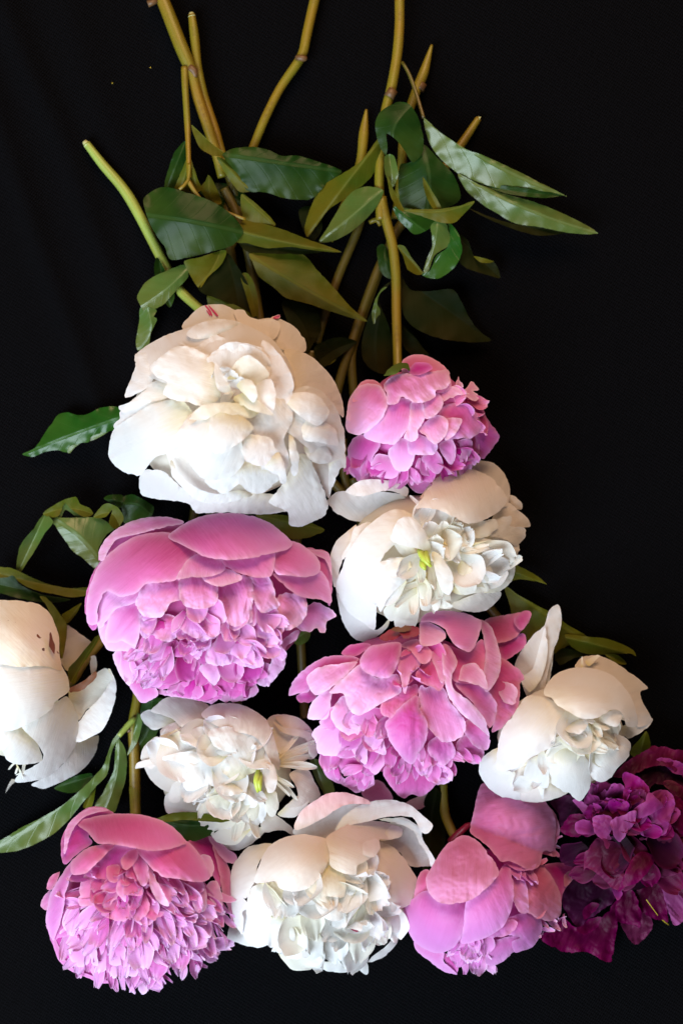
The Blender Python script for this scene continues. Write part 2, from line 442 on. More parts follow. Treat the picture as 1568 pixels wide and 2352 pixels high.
# ------------------------------------------------------------------ a peony
class Peony:
    count = 0
    def __init__(s, crop, label, lobes, root, mat, group=None, heart=0.8, zoff=0.0):
        Peony.count += 1
        s.i = Peony.count
        s.C = crop; s.mat = mat; s.n = 0; s.last_stem = None; s.silky = mat.startswith('white')
        k = crop.k
        s.lobes = []
        for cx, cy, a, b, ch in lobes:      # centre, radii (view px), height radius in units
            c = crop([cx, cy])[0]
            s.lobes.append((c[0], c[1], a * k, b * k, ch * 0.90 + zoff, ch))
        s.root = crop(root)[0]
        l = s.lobes[0]
        s.base = world_pt(l[0], l[1], 0); s.base.z = 0
        e = bpy.data.objects.new('peony', None)
        e.empty_display_size = 0.02
        COL.objects.link(e)
        e.location = s.base
        e['label'] = label; e['category'] = 'flower'; e['group'] = group or 'cut peonies laid on the black cloth'
        s.e = e
        s.rnd = random.Random(100 + s.i)
        # rounded heart of the flower that the petals grow from
        cx, cy, a, b, zc, ch = l
        me = bpy.data.meshes.new('flower_heart')
        vs, fs = [], []
        nu, nv = 28, 14
        for j in range(nv + 1):
            th = math.pi * j / nv
            for i in range(nu):
                ph = 2 * math.pi * i / nu
                q = heart * (1 + 0.06 * noise.noise(Vector((math.cos(ph) * 2, math.sin(ph) * 2, th * 3 + s.i))))
                z = zc + ch * (q if th < math.pi / 2 else 0.89) * math.cos(th)
                w = world_pt(cx + a * q * math.sin(th) * math.cos(ph), cy + b * q * math.sin(th) * math.sin(ph), max(z, 1.0))
                vs.append(w - s.base)
        for j in range(nv):
            for i in range(nu):
                A, B = j * nu + i, j * nu + (i + 1) % nu
                fs.append((A, A + nu, B + nu, B))
        me.from_pydata(vs, [], fs)
        me.polygons.foreach_set('use_smooth', [True] * len(me.polygons))
        col = me.color_attributes.new('pc', 'FLOAT_COLOR', 'POINT')
        col.data.foreach_set('color', np.tile([0.15, 0, 0, 1], len(vs)).astype(float))
        me.uv_layers.new(name='UVMap')
        add_obj('flower_heart', me, M[mat], e)
    def shell(s, xy):
        z = np.full(len(xy), -1e9)
        for cx, cy, a, b, zc, ch in s.lobes:
            rho = np.sqrt(((xy[:, 0] - cx) / a) ** 2 + ((xy[:, 1] - cy) / b) ** 2)
            f = np.where(rho < 0.88, np.sqrt(np.maximum(0, 1 - np.minimum(rho, 0.88) ** 2)), 0.475 - 1.5 * (rho - 0.88))
            z = np.maximum(z, zc + ch * np.maximum(f, -0.7))
        return z
    def petal(s, pts, h=0, mat=None, base=None, dome=-3, lift=15, tuck=20, wav=4, rib=1.3, ruf=3.0, jag=1.2, tilt=(0, 0), name='petal', label=None, flat=None, lam=55, sub=None):
        s.n += 1
        lam = max(lam, 32)
        if s.silky:
            rib, jag, wav = min(rib, 1.5) * 0.5, min(jag, 2.0) * 0.8, min(wav, 6) * 0.85
            if flat is None and dome == -3: dome = 3
        sd = s.i * 13.7 + s.n * 3.31
        out = s.C(pts)
        b = s.C(base)[0] if base is not None else s.root
        cen = out.mean(0)
        ax = cen - b
        L = np.linalg.norm(ax)
        ax = ax / L if L > 1 else np.array([0, 1.0])
        pr = np.array([ax[1], -ax[0]])
        t0, t1 = (out - b).dot(ax).min(), (out - b).dot(ax).max()
        w0 = max(1.0, np.abs((out - cen).dot(pr)).max())
        sx = max(1.0, np.abs((out - cen).dot(ax)).max())
        def zf(xy, d):
            z = s.shell(xy) if flat is None else np.full(len(xy), float(flat))
            t = np.clip(((xy - b).dot(ax) - t0) / max(1.0, t1 - t0), 0, 1)
            w = (xy - cen).dot(pr)
            q = (w / w0) ** 2 + ((xy - cen).dot(ax) / sx) ** 2
            z = z + h + dome * (1 - q) + lift * t ** 2 - tuck * (1 - t) ** 3
            z = z + tilt[0] * (xy[:, 0] - cen[0]) + tilt[1] * (xy[:, 1] - cen[1])
            n1 = np.array([nz(p[0] / lam, p[1] / lam, sd) for p in xy])
            n2 = np.array([nz(a / 13.0 + 0.4 * c, tt * 1.6, sd + 5) for a, tt, c in zip(w, t, n1)])
            n3 = np.array([nz(p[0] / 17, p[1] / 17, sd + 9) for p in xy])
            n4 = np.array([nz(a / 6.5 + 0.8 * c, tt * 2.2, sd + 15) for a, tt, c in zip(w, t, n1)])
            n5 = np.array([nz(p[0] / 21 + 2 * c, p[1] / 21 - 2 * c, sd + 21) for p, c in zip(xy, n1)])
            z = z + wav * 0.75 * n1 + rib * (1.3 * n2 - 1.3 * np.abs(n4) * (0.3 + 0.7 * np.exp(-d / 30.0))) * (0.2 + t)
            z = z - wav * 0.22 * np.maximum(0, 0.22 - np.abs(n5)) * 3 + ruf * 1.3 * n3 * np.exp(-d / 12.0)
            return z, t, (w / w0) * 0.5 + sd
        me, c = sheet_mesh(name, out, zf, jag=jag, seed=sd)
        o = add_obj(name, me, M[mat or s.mat], s.e if sub is None else sub, c, s.base if sub is None else s.base + sub.location)
        if label: o['label'] = label
        return o
    def fill(s, region, n, focus, L, tilt, kinds=('frill', 'broad'), mat=None, dz=0, away=True, spread=25, wid=(0.8, 1.2), name='petal', sink=0.35, rollsd=22):
        poly = s.C(region); fo = s.C(focus)[0]
        lo, hi = poly.min(0), poly.max(0)
        placed = []
        for _ in range(n):
            best, bd = None, -1
            cand = np.array([(s.rnd.uniform(lo[0], hi[0]), s.rnd.uniform(lo[1], hi[1])) for _ in range(14)])
            cand = cand[inside(poly, cand)]
            for c in cand:
                dd = min([np.hypot(*(c - q)) for q in placed], default=1e3)
                if dd > bd: best, bd = c, dd
            if best is None: continue
            placed.append(best)
            p = best
            e = 4.0
            zz = s.shell(np.array([p, p + [e, 0], p + [0, e]]))
            nrm = Vector((-(zz[1] - zz[0]) / e, (zz[2] - zz[0]) / e, 1.0)); nrm.normalize()
            dv = p - fo
            if not away: dv = -dv
            a = math.atan2(-dv[1], dv[0]) + R(s.rnd.gauss(0, spread))
            d = Vector((math.cos(a), math.sin(a), 0))
            d = (d - nrm * d.dot(nrm)).normalized()
            tl = R(s.rnd.uniform(*tilt))
            f = d * math.cos(tl) + nrm * math.sin(tl)
            side = f.cross(nrm).normalized()
            up = side.cross(f).normalized()
            roll = R(s.rnd.gauss(0, rollsd))
            side, up = side * math.cos(roll) + up * math.sin(roll), up * math.cos(roll) - side * math.sin(roll)
            ln = s.rnd.uniform(*L) * S
            wd = s.rnd.uniform(*wid)
            pos = world_pt(p[0], p[1], max(zz[0] + dz, 6)) - f * ln * (1 - sink)
            if pos.z < 0.002: pos.z = 0.002
            mt = Matrix.Translation(pos) @ Matrix((side, f, up)).transposed().to_4x4() @ Matrix.Diagonal((ln * wd, ln, ln * wd, 1))
            me = s.rnd.choice(SPOON[s.rnd.choice(kinds)])
            mm = mat if isinstance(mat, str) or mat is None else s.rnd.choice(mat)
            add_obj(name, me, M[mm or s.mat], s.e, rootloc=s.base, mtx=mt)
    def strap(s, a, b, za, zb, w=0.8, kind='strap', mat=None, name='petal', roll=0, seed=0):
        A = s.C(a)[0]; B = s.C(b)[0]
        zA = s.shell(np.array([A]))[0] + za; zB = s.shell(np.array([B]))[0] + zb
        pa, pb = world_pt(A[0], A[1], max(4, zA)), world_pt(B[0], B[1], max(4, zB))
        f = (pb - pa); ln = f.length; f.normalize()
        side = f.cross(Vector((0, 0, 1))).normalized(); up = side.cross(f)
        r = R(roll)
        side, up = side * math.cos(r) + up * math.sin(r), up * math.cos(r) - side * math.sin(r)
        mt = Matrix.Translation(pa) @ Matrix((side, f, up)).transposed().to_4x4() @ Matrix.Diagonal((ln * w, ln, ln * w, 1))
        me = SPOON[kind][seed % 9]
        add_obj(name, me, M[mat or s.mat], s.e, rootloc=s.base, mtx=mt)
    def tube(s, crop, pts, zs, rad, mat='stem', name='stem', **kw):
        P = crop(pts)
        if not isinstance(zs, (list, tuple)): zs = [zs] * len(P)
        if not isinstance(rad, (list, tuple)): rad = [rad] * len(P)
        me, c = tube_mesh([(a, b, z) for (a, b), z in zip(P, zs)], rad, name, seed=s.i + len(P), **kw)
        if name in ('cut_end', 'leaf_node') and s.last_stem is not None:
            return add_obj(name, me, M[mat], s.last_stem, c, s.base + s.last_stem.location)
        o = add_obj(name, me, M[mat], s.e, c, s.base)
        if name == 'stem': s.last_stem = o
        return o
    def leaf(s, crop, pts, base, tip, z0, z1, mat='leaf_olive', fold=10, arch=10, wav=3.5, jag=0.6, name='leaf', ruf=2.5, label=None, skew=0):
        s.n += 1
        sd = s.i * 17.3 + s.n * 2.77
        out = crop(pts); b = crop(base)[0]; tp = crop(tip)[0]
        ax = tp - b; L = np.linalg.norm(ax); ax = ax / L
        pr = np.array([ax[1], -ax[0]])
        w0 = max(4.0, np.abs((out - b).dot(pr)).max())
        mids = np.median((out - b).dot(pr))
        def zf(xy, d):
            t = (xy - b).dot(ax) / L
            tc = np.clip(t, 0, 1)
            w = (xy - b).dot(pr)
            mid = mids * np.sin(np.pi * tc)
            u = (w - mid) / w0
            z = z0 + (z1 - z0) * tc + arch * np.sin(np.pi * tc) + fold * np.sqrt(u * u + 0.004) * 1.3 + skew * u
            n1 = np.array([nz(p[0] / 42, p[1] / 42, sd) for p in xy])
            n3 = np.array([nz(p[0] / 20, p[1] / 20, sd + 9) for p in xy])
            vein = -0.3 * np.abs(np.sin(np.pi * (6.5 * tc - 1.9 * np.abs(u) ** 0.7)))
            z = z + wav * n1 + ruf * 1.5 * n3 * np.exp(-d / 12) - vein
            return z, tc, u
        me, c = sheet_mesh(name, out, zf, jag=jag, seed=sd)
        o = add_obj(name, me, M[mat], s.e, c, s.base)
        if label: o['label'] = label
        return o

# ------------------------------------------------------------------ the cloth
def cloth_z(a, b):
    z = 0.0009 * noise.noise(Vector((a * 9, b * 6, 3))) + 0.0005 * noise.noise(Vector((a * 30, b * 22, 9)))
    # soft creases running from upper left to lower right on the left part of the cloth
    for (ox, ang, amp, wd, lo, hi) in ((-0.158, 68, 0.0045, 0.0085, 0.00, 0.5), (-0.190, 71, 0.0040, 0.0075, -0.18, 0.5), (-0.066, 66, 0.0045, 0.0080, 0.16, 0.5), (-0.128, 72, 0.0030, 0.0110, 0.02, 0.32), (-0.175, 60, 0.0030, 0.0060, -0.40, -0.18)):
        q = R(ang)
        dd = (a - ox) * math.sin(q) + (b - 0.2) * math.cos(q) + 0.004 * noise.noise(Vector((b * 12, ox * 50, 1)))
        if abs(dd) > 4 * wd: continue
        g = 1 / (1 + math.exp(-(b - lo) * 40)) * 1 / (1 + math.exp((b - hi) * 40))
        z += amp * math.exp(-(dd / wd) ** 2) * g
    w = 1.0 if a < 0 else max(0, 1 - a / 0.1)
    return z * w - 0.0008
def make_cloth():
    # finer grid where the camera looks, coarse beyond
    x = np.concatenate([np.linspace(-0.75, -0.24, 26)[:-1], np.linspace(-0.24, 0.10, 150)[:-1], np.linspace(0.10, 0.75, 40)])
    y = np.concatenate([np.linspace(-0.95, -0.33, 30)[:-1], np.linspace(-0.33, 0.33, 210)[:-1], np.linspace(0.33, 0.95, 30)])
    nx, ny = len(x), len(y)
    vs = [(a, b, cloth_z(a, b)) for b in y for a in x]
    fs = [(j*nx+i, j*nx+i+1, (j+1)*nx+i+1, (j+1)*nx+i) for j in range(ny-1) for i in range(nx-1)]
    me = bpy.data.meshes.new('black_cloth')
    me.from_pydata(vs, [], fs)
    me.polygons.foreach_set('use_smooth', [True] * len(me.polygons))
    o = add_obj('black_cloth', me, M['cloth'])
    o['kind'] = 'structure'
    o['label'] = 'black twill cloth with soft creases under all the flowers'
make_cloth()
# windows of the photograph used for laying things out
cA = Crop(380, 1180, 1050); cB = Crop(1280, 1370, 850); cC = Crop(1280, 1800, 900); cD = Crop(300, 2000, 1100)
cE = Crop(0, 2350, 500, 1307); cF = Crop(500, 2720, 820); cG = Crop(1130, 2380, 1050); cH = Crop(1880, 2400, 800)
cI = Crop(130, 3180, 850); cJ = Crop(880, 3130, 900); cK = Crop(1580, 3100, 750); cL = Crop(2080, 2940, 651)
l1 = Crop(300, 0, 1100); l2 = Crop(300, 500, 1200); l3 = Crop(1100, 100, 1350); l4 = Crop(1100, 800, 1000)
l5 = Crop(0, 1550, 600, 1485); l6 = Crop(0, 2700, 1000); l7 = Crop(1900, 2200, 831)

# ================================================================== 1 large white peony
f = Peony(cA, 'largest white double peony with blush tints and an open ruffled cream centre', [(790, 720, 720, 640, 215)], [860, 580], 'white_blush')
P = f.petal
q = P('520 195 560 130 640 65 760 55 830 85 900 120 930 150 800 240 640 280', -45, 'white_warm_lit')
P('830 100 890 88 920 130 1000 150 1080 145 1105 180 1090 240 1040 270 900 240', -40, 'white_warm_lit')
P('960 155 1090 140 1190 190 1250 260 1262 310 1245 340 1130 330 1040 270', -52, 'white_warm_lit')
P('1130 330 1210 330 1310 380 1420 500 1478 640 1482 730 1400 660 1280 600 1160 540 1150 400', -22, 'white_warm_lit', dome=-6, lift=14)
P('250 350 400 250 540 200 680 150 800 145 930 190 1060 265 1140 370 1190 470 1190 570 1150 650 1040 700 900 640 700 600 400 520 280 450', -4, 'white_warm_lit', lift=16, tuck=40, wav=6)
P('545 235 600 180 720 145 820 150 890 180 770 220 690 252 600 262', 22, 'white_blush', dome=6)
P('500 280 600 310 720 235 840 290 1000 275 1000 330 850 380 680 370', 4, 'white_blush', dome=-4, wav=6)
P('240 350 330 320 420 360 360 450 340 520 290 570 200 610 178 600 205 520 240 430', 4, ruf=5, jag=3)
P('140 665 200 640 300 570 330 530 430 500 460 600 330 640 230 680 165 702', 6, ruf=4, jag=3)
P('150 690 260 600 330 600 420 620 300 700 190 760 120 800 115 770 150 740', 0, ruf=4, jag=3)
P('330 430 400 360 480 310 560 305 630 335 700 375 730 440 750 540 740 620 640 670 560 640 480 630 410 590 430 520 370 490', 22, 'white', wav=9, ruf=6, jag=2.5, lam=40)
P('80 950 90 860 120 790 200 740 320 660 430 630 540 640 580 740 480 880 440 940 360 970 300 1040 265 1080 180 1060 110 1010', 18, 'white', wav=10, ruf=5, jag=3, lift=10)
P('440 940 470 860 560 720 640 680 620 800 520 900', 20, 'white', dome=10)
P('265 1090 310 1040 420 1060 520 1150 720 1220 930 1180 1100 1200 1150 1290 1000 1312 800 1300 620 1305 590 1295 560 1250 480 1230 320 1212 270 1180', -34, 'white_blush', jag=4, ruf=7)
P('430 930 520 890 600 1000 690 1120 740 1190 620 1200 500 1120 450 1020', -14, 'white_warm_lit', dome=-10)
P('445 1000 462 985 505 1080 600 1148 720 1188 860 1168 940 1195 820 1238 700 1245 600 1222 510 1140 460 1075', 14, 'white', dome=6, lift=14)
P('1080 1180 1150 1080 1200 960 1270 960 1320 1060 1375 1180 1392 1260 1370 1320 1300 1355 1230 1385 1160 1372 1150 1300 1040 1240', 2, 'white', wav=7, jag=3, ruf=5)
P('1060 690 1150 600 1250 545 1350 570 1430 660 1482 780 1492 880 1480 960 1400 1000 1300 960 1250 900 1180 840 1100 780', 16, 'white_blush', wav=10, rib=2.4, lam=34)
P('1250 900 1330 850 1410 950 1395 1002 1310 1002 1265 960', 22, 'white', jag=2.5)
P('1290 1000 1390 980 1440 1000 1420 1120 1395 1215 1340 1100', -12, 'white_warm_lit')
P('1400 1000 1440 920 1480 870 1500 940 1497 1032 1470 1030 1440 1095 1400 1190 1395 1090', 2, 'white', jag=3)
P('1158 840 1190 870 1222 980 1205 1072 1172 1060', 34, 'white', jag=2)
P('900 640 1040 620 1160 600 1180 740 1130 860 1160 980 1120 1080 1010 1080 940 800 840 720', 14, 'white_blush', wav=9, lam=36, rib=2)
P('655 1105 800 1075 880 1000 960 1000 1040 1010 1112 1080 1060 1140 980 1188 910 1172 860 1130 790 1182 720 1170', 26, 'white', jag=2)
P('520 900 540 800 600 755 700 690 830 700 930 770 945 800 880 860 890 1000 800 1092 660 1102 590 1040 540 960', 36, 'white', dome=14)
P('680 790 700 720 800 690 900 740 948 795 900 850 820 912 720 948 690 880', 48, 'white', dome=8)
P('868 890 940 830 1040 850 1085 925 1060 965 1020 1012 960 1022 900 990', 46, 'white_blush', jag=2)
P('1015 1030 1060 955 1090 935 1130 1010 1142 1115 1108 1122 1085 1070', 42, 'white', jag=3)
P('560 740 640 660 780 640 900 660 1000 690 900 740 760 700 660 740', 34, 'white_cream', jag=2.5)
P('990 330 860 290 720 350 665 385 710 450 800 540 900 520 1040 490 1050 400', 16, 'white_blush', dome=-14, tuck=30, jag=2.5)
P('1000 268 1080 325 1150 425 1188 540 1150 645 1070 650 1030 500 985 380', 16, 'white_blush', dome=-4, wav=5)
P('680 372 760 300 860 280 1000 320 920 390 800 410', 18, 'white', dome=-6, jag=2)
P('1130 620 1220 580 1330 600 1400 700 1330 780 1220 720', 26, 'white_blush', dome=8)
P('1200 760 1320 740 1430 800 1450 900 1340 880 1240 860', 26, 'white_blush', dome=8, jag=2)
P('718 400 770 480 822 590 740 570 712 480', 26, 'white', dome=2)
P('790 500 850 390 930 360 1040 470 960 540 880 500', 20, 'white_cream', dome=-6)
P('845 540 890 502 945 520 972 600 945 642 900 600', 36, 'white_cream', dome=10)
P('830 610 900 585 990 640 1070 720 940 690 850 650', 34, 'white_cream', jag=2)
P('960 540 1050 500 1080 600 1060 700 980 640', 30, 'white_blush')
f.fill('720 470 900 380 1040 480 1060 650 900 680 740 640', 9, [880, 560], (50, 76), (55, 85), ('broad',), ['white_cream', 'white'], dz=2, wid=(0.8, 1.2), sink=0.2)
for st in ('656 64 664 62 690 92 702 122 694 124 680 96', '676 62 684 64 712 92 736 122 728 126 700 96', '664 90 672 92 690 118 684 122'):
    P(st, -33, 'red_streak', name='red_streak', dome=0, jag=0.2, tuck=0, wav=0, lift=6, rib=0, ruf=0, sub=q)
q = P('1040 146 1062 124 1106 118 1100 142 1072 152', -40, 'white_rose_edge', dome=0, jag=1.5, tuck=0, wav=1)
P('1062 134 1084 122 1106 120 1098 136 1078 142', -34, 'red_streak', name='red_streak', dome=0, jag=0.3, tuck=0, wav=0, rib=0, ruf=0, sub=q)
# stem with the long pale cut end, and the foliage round it
f.tube(l2, '60 95 145 205 235 310 288 385 340 480 400 595 475 740 545 860 640 950 760 1050', [18, 18, 19, 20, 22, 23, 26, 40, 60, 90], [9.5, 12, 13, 14, 13, 13, 13, 12.5, 12, 12], 'stem_green')
f.tube(l2, '48 84 66 104', 18, [6, 10], 'cut', 'cut_end')
P1 = f
L = f.leaf
L(l2, '360 380 430 330 490 325 600 355 720 400 810 460 870 530 875 570 820 630 720 660 600 690 500 702 470 640 420 570 390 510 365 440', [380, 470], [880, 560], 96, 90, 'leaf_dark', fold=-26, arch=26)
L(l2, '325 890 380 810 480 760 570 730 592 790 540 850 470 930 410 965 370 985 340 940', [590, 745], [345, 950], 66, 60, 'leaf_pale', fold=-16, arch=14)
L(l2, '345 950 425 965 410 1000 428 1018 395 1090 385 1150 330 1178 318 1130 335 1030', [380, 960], [335, 1175], 60, 30, 'leaf_pale', fold=-10)
L(l2, '570 712 650 690 785 652 770 720 700 790 650 852 600 780', [760, 660], [630, 850], 78, 86, 'leaf_olive', fold=14)
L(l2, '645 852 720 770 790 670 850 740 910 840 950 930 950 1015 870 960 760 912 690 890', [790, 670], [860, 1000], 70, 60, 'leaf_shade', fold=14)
L(l2, '890 770 925 800 955 900 958 1020 930 1010 890 880 865 790', [880, 760], [950, 1020], 74, 66, 'leaf_olive', fold=4)
L(l2, '412 745 430 690 470 760 520 880 500 950 470 930 430 830', [440, 700], [500, 950], 40, 30, 'leaf_dark')
L(l5, '220 660 340 600 430 470 520 340 580 265 670 245 760 270 860 265 960 215 1050 185 1150 190 1280 240 1260 330 1110 425 920 475 880 540 800 548 700 590 665 645 560 622 440 640 330 685', [1270, 270], [220, 665], 70, 16, 'leaf_green', fold=-22, arch=14, ruf=5)
L(l5, '668 640 685 585 800 545 745 592 692 650', [800, 548], [680, 645], 44, 38, 'leaf_pale', fold=2, arch=4)
L(l5, '885 530 915 440 1080 425 985 492', [1080, 430], [890, 520], 52, 46, 'leaf_pale', fold=2, arch=4)

# ================================================================== 2 small pink peony
f = Peony(cB, 'small tight pink peony with red-flushed outer petals on a long upright stem', [(730, 570, 520, 470, 150)], [600, 190], 'pink_pale')
P = f.petal; PK = dict(wav=5, rib=1.4, lam=38)
P('1000 400 1100 380 1180 440 1230 560 1290 640 1318 700 1270 780 1210 862 1160 830 1140 700 1100 560', -12, 'pink_deep', jag=3, **PK)
P('600 150 660 95 740 88 830 115 900 160 950 220 965 330 870 370 760 280 620 240', -2, 'pink_rose', **PK)
P('640 200 700 150 790 150 830 190 760 230 680 240', 14, 'pink_deep', wav=8, lam=20)
P('270 330 340 275 430 295 490 380 440 420 320 420 240 440', 4, 'pink_rose', **PK)
P('470 310 560 235 700 220 830 215 940 200 962 290 920 340 860 350 850 400 760 442 690 440 600 400 570 450 500 455 490 390', 12, 'pink_pale', wav=9, rib=2.5, lam=26, jag=2)
P('188 610 210 430 270 335 350 300 440 320 492 400 495 480 450 570 370 640 290 682 215 665', 16, 'pink_pale', wav=9, rib=2, lam=30)
P('200 800 260 690 360 680 450 740 390 850 360 950 300 992 235 950', 0, 'pink', **PK)
P('330 660 450 560 500 450 610 408 685 450 665 600 600 700 540 752 440 742 340 710', 6, **PK)
P('360 945 410 830 520 840 570 920 592 960 540 1002 440 1002 390 972', 2, 'pink', **PK)
P('505 800 555 730 620 705 705 760 695 850 650 942 560 942 520 870', 12, **PK)
P('615 700 655 600 668 450 740 430 772 480 772 560 722 650 722 700 680 732', 14, jag=2, **PK)
P('770 440 860 370 908 430 892 490 850 540 780 562', 16, **PK)
P('870 530 925 460 1040 445 1120 480 1182 560 1192 640 1130 702 1000 712 940 722 935 600', 10, 'pink', **PK)
P('925 560 1042 560 1032 620 985 690 920 722 918 640', 18, **PK)
P('645 740 715 680 830 715 868 770 825 832 740 832 660 822', 16, jag=2, **PK)
P('728 640 800 570 870 535 938 570 938 660 900 720 845 752 775 690', 22, **PK)
P('855 350 920 335 1000 325 1100 370 1100 390 1000 395 1002 445 955 405 905 442', 14, jag=3, **PK)
P('1000 320 1018 250 1042 285 1058 328', 20, jag=2); P('1085 325 1115 282 1168 345 1128 358 1175 400 1140 435 1050 380', 6, jag=2)
P('745 850 830 785 892 840 908 920 872 972 820 955 770 895', 6, 'pink', **PK)
P('700 930 730 850 785 900 778 990 750 1036 710 1022', 2, 'pink', **PK)
P('878 755 960 708 1002 780 992 880 960 902 908 840', 10, 'pink', **PK)
P('1010 725 1110 708 1122 780 1080 860 1030 882 1038 800', 2, 'pink', **PK)
P('1105 705 1160 690 1178 780 1150 850 1100 872 1068 860', -6, 'pink_rose', **PK)
f.fill('240 840 560 960 900 880 1120 800 1140 880 900 990 780 1040 540 1020 280 1000', 26, [650, 400], (48, 78), (10, 50), ('broad', 'frill'), ['pink', 'pink_deep'], dz=-6)
f.fill('1000 380 1180 420 1200 640 1080 560', 7, [650, 400], (40, 60), (20, 60), ('frill', 'narrow'), ['pink', 'pink_rose'], dz=0)
P('468 245 520 180 590 150 645 155 660 205 612 190 560 232', 26, 'leaf_pale', name='sepal', dome=4, wav=3)
# its long stem
f.tube(l3, '578 -120 578 0 565 150 538 300 512 400 492 560 484 700 486 800 492 905', [40, 42, 46, 50, 54, 56, 58, 60, 60], [12.5, 12.5, 13, 13, 12, 11.5, 12, 12.5, 13])
f.tube(l4, '666 -20 680 60 708 170 738 290 757 480 760 700 765 900 768 1060', [60, 60, 62, 63, 64, 66, 72, 92], [13, 13, 12.5, 12.5, 12.5, 12, 11.5, 11])
f.tube(l3, '548 300 528 335', [56, 56], [13, 13], 'node', 'leaf_node')
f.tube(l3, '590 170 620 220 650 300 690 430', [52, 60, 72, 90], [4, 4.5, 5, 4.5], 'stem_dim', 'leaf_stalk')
L = f.leaf
L(l3, '690 430 760 490 870 565 980 610 1100 665 1250 740 1355 795 1280 775 1130 760 1080 765 960 735 870 700 800 650 750 600 710 530', [690, 430], [1355, 796], 92, 70, 'leaf_pale', fold=-30, arch=20)
L(l3, '950 735 1130 752 1340 785 1255 802 1170 796 1060 778', [960, 740], [1340, 786], 70, 66, 'leaf_dark', fold=4)
L(l3, '850 690 940 735 1050 778 1200 820 1350 880 1500 965 1380 966 1250 942 1120 922 1040 880 960 830 890 770', [850, 690], [1500, 966], 76, 50, 'leaf_pale', fold=-26, arch=14)
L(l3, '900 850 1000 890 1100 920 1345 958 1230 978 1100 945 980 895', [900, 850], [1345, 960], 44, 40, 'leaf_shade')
L(l3, '465 450 490 400 560 358 620 363 660 420 686 500 686 590 640 637 600 580 560 530 517 503 522 560 515 602 490 570 470 510', [630, 370], [560, 620], 110, 92, 'leaf_dark', fold=-20, arch=22)
L(l3, '580 650 640 630 690 555 760 620 830 700 862 800 800 850 740 862 600 862 573 770', [680, 560], [700, 870], 74, 60, 'leaf_dark', fold=-22, arch=16)
L(l3, '482 525 487 620 450 700 360 782 250 855 190 935 150 982 138 930 180 810 230 740 310 690 400 630', [482, 540], [148, 980], 80, 50, 'leaf_olive', fold=-24, arch=14)
L(l3, '502 768 472 840 420 902 350 962 270 1002 203 1008 250 930 310 830 370 765 440 748', [500, 762], [203, 1008], 84, 62, 'leaf_pale', fold=-22, arch=14)
L(l3, '508 610 550 605 572 690 545 752 512 690', [530, 610], [540, 750], 80, 70, 'leaf_pale')
L(l3, '520 690 548 760 600 860 570 850 535 790', [520, 680], [600, 862], 86, 84, 'leaf_olive', fold=4)
L(l3, '550 845 620 852 755 888 720 942 650 972 600 932 570 900', [560, 850], [700, 960], 76, 60, 'leaf_green', fold=-14)
L(l3, '600 858 760 853 850 840 926 818 872 882 832 917 770 917 680 887', [600, 858], [926, 820], 92, 96, 'leaf_olive', fold=-10)
L(l3, '685 705 720 755 772 850 740 860 700 790', [688, 705], [760, 860], 92, 88, 'leaf_olive', fold=4)
L(l4, '1085 140 1150 210 1172 320 1125 420 1022 492 925 475 925 450 970 440 1010 350 1080 290', [1090, 150], [930, 470], 72, 50, 'leaf_green', fold=16)
L(l4, '975 160 1020 128 1072 148 1097 240 1080 290 1002 345 962 440 928 455 950 370 985 280', [1020, 130], [935, 450], 92, 60, 'leaf_pale', fold=-10)
L(l4, '765 285 812 290 862 370 928 452 892 468 830 432 800 345', [770, 288], [925, 460], 66, 54, 'leaf_olive', fold=10)
L(l4, '1150 215 1210 255 1252 350 1372 388 1412 485 1340 472 1200 425 1150 370', [1150, 230], [1415, 490], 44, 20, 'leaf_shade', fold=10)
L(l4, '1245 350 1370 383 1300 395', [1245, 350], [1370, 385], 46, 42, 'leaf_olive', fold=2)
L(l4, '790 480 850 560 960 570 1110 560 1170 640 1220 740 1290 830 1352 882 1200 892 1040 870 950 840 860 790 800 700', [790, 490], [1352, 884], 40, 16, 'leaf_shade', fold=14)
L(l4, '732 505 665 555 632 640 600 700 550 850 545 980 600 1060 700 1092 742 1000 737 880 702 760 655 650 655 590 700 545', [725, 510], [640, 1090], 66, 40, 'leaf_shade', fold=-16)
L(l4, '700 545 655 590 640 650 660 700 630 800 605 720 630 620 670 555', [715, 520], [625, 800], 70, 58, 'leaf_pale', fold=-6)

L(l4, '798 785 870 848 922 920 965 978 850 965 800 900', [798, 790], [965, 978], 30, 24, 'leaf_shade', fold=-8)
L(l4, '640 300 690 280 722 400 735 490 690 480 650 420', [690, 285], [725, 490], 34, 40, 'leaf_dark', fold=-8)
L(l4, '150 60 250 40 300 160 240 260 180 200', [260, 50], [170, 200], 20, 24, 'leaf_shade', fold=-8)

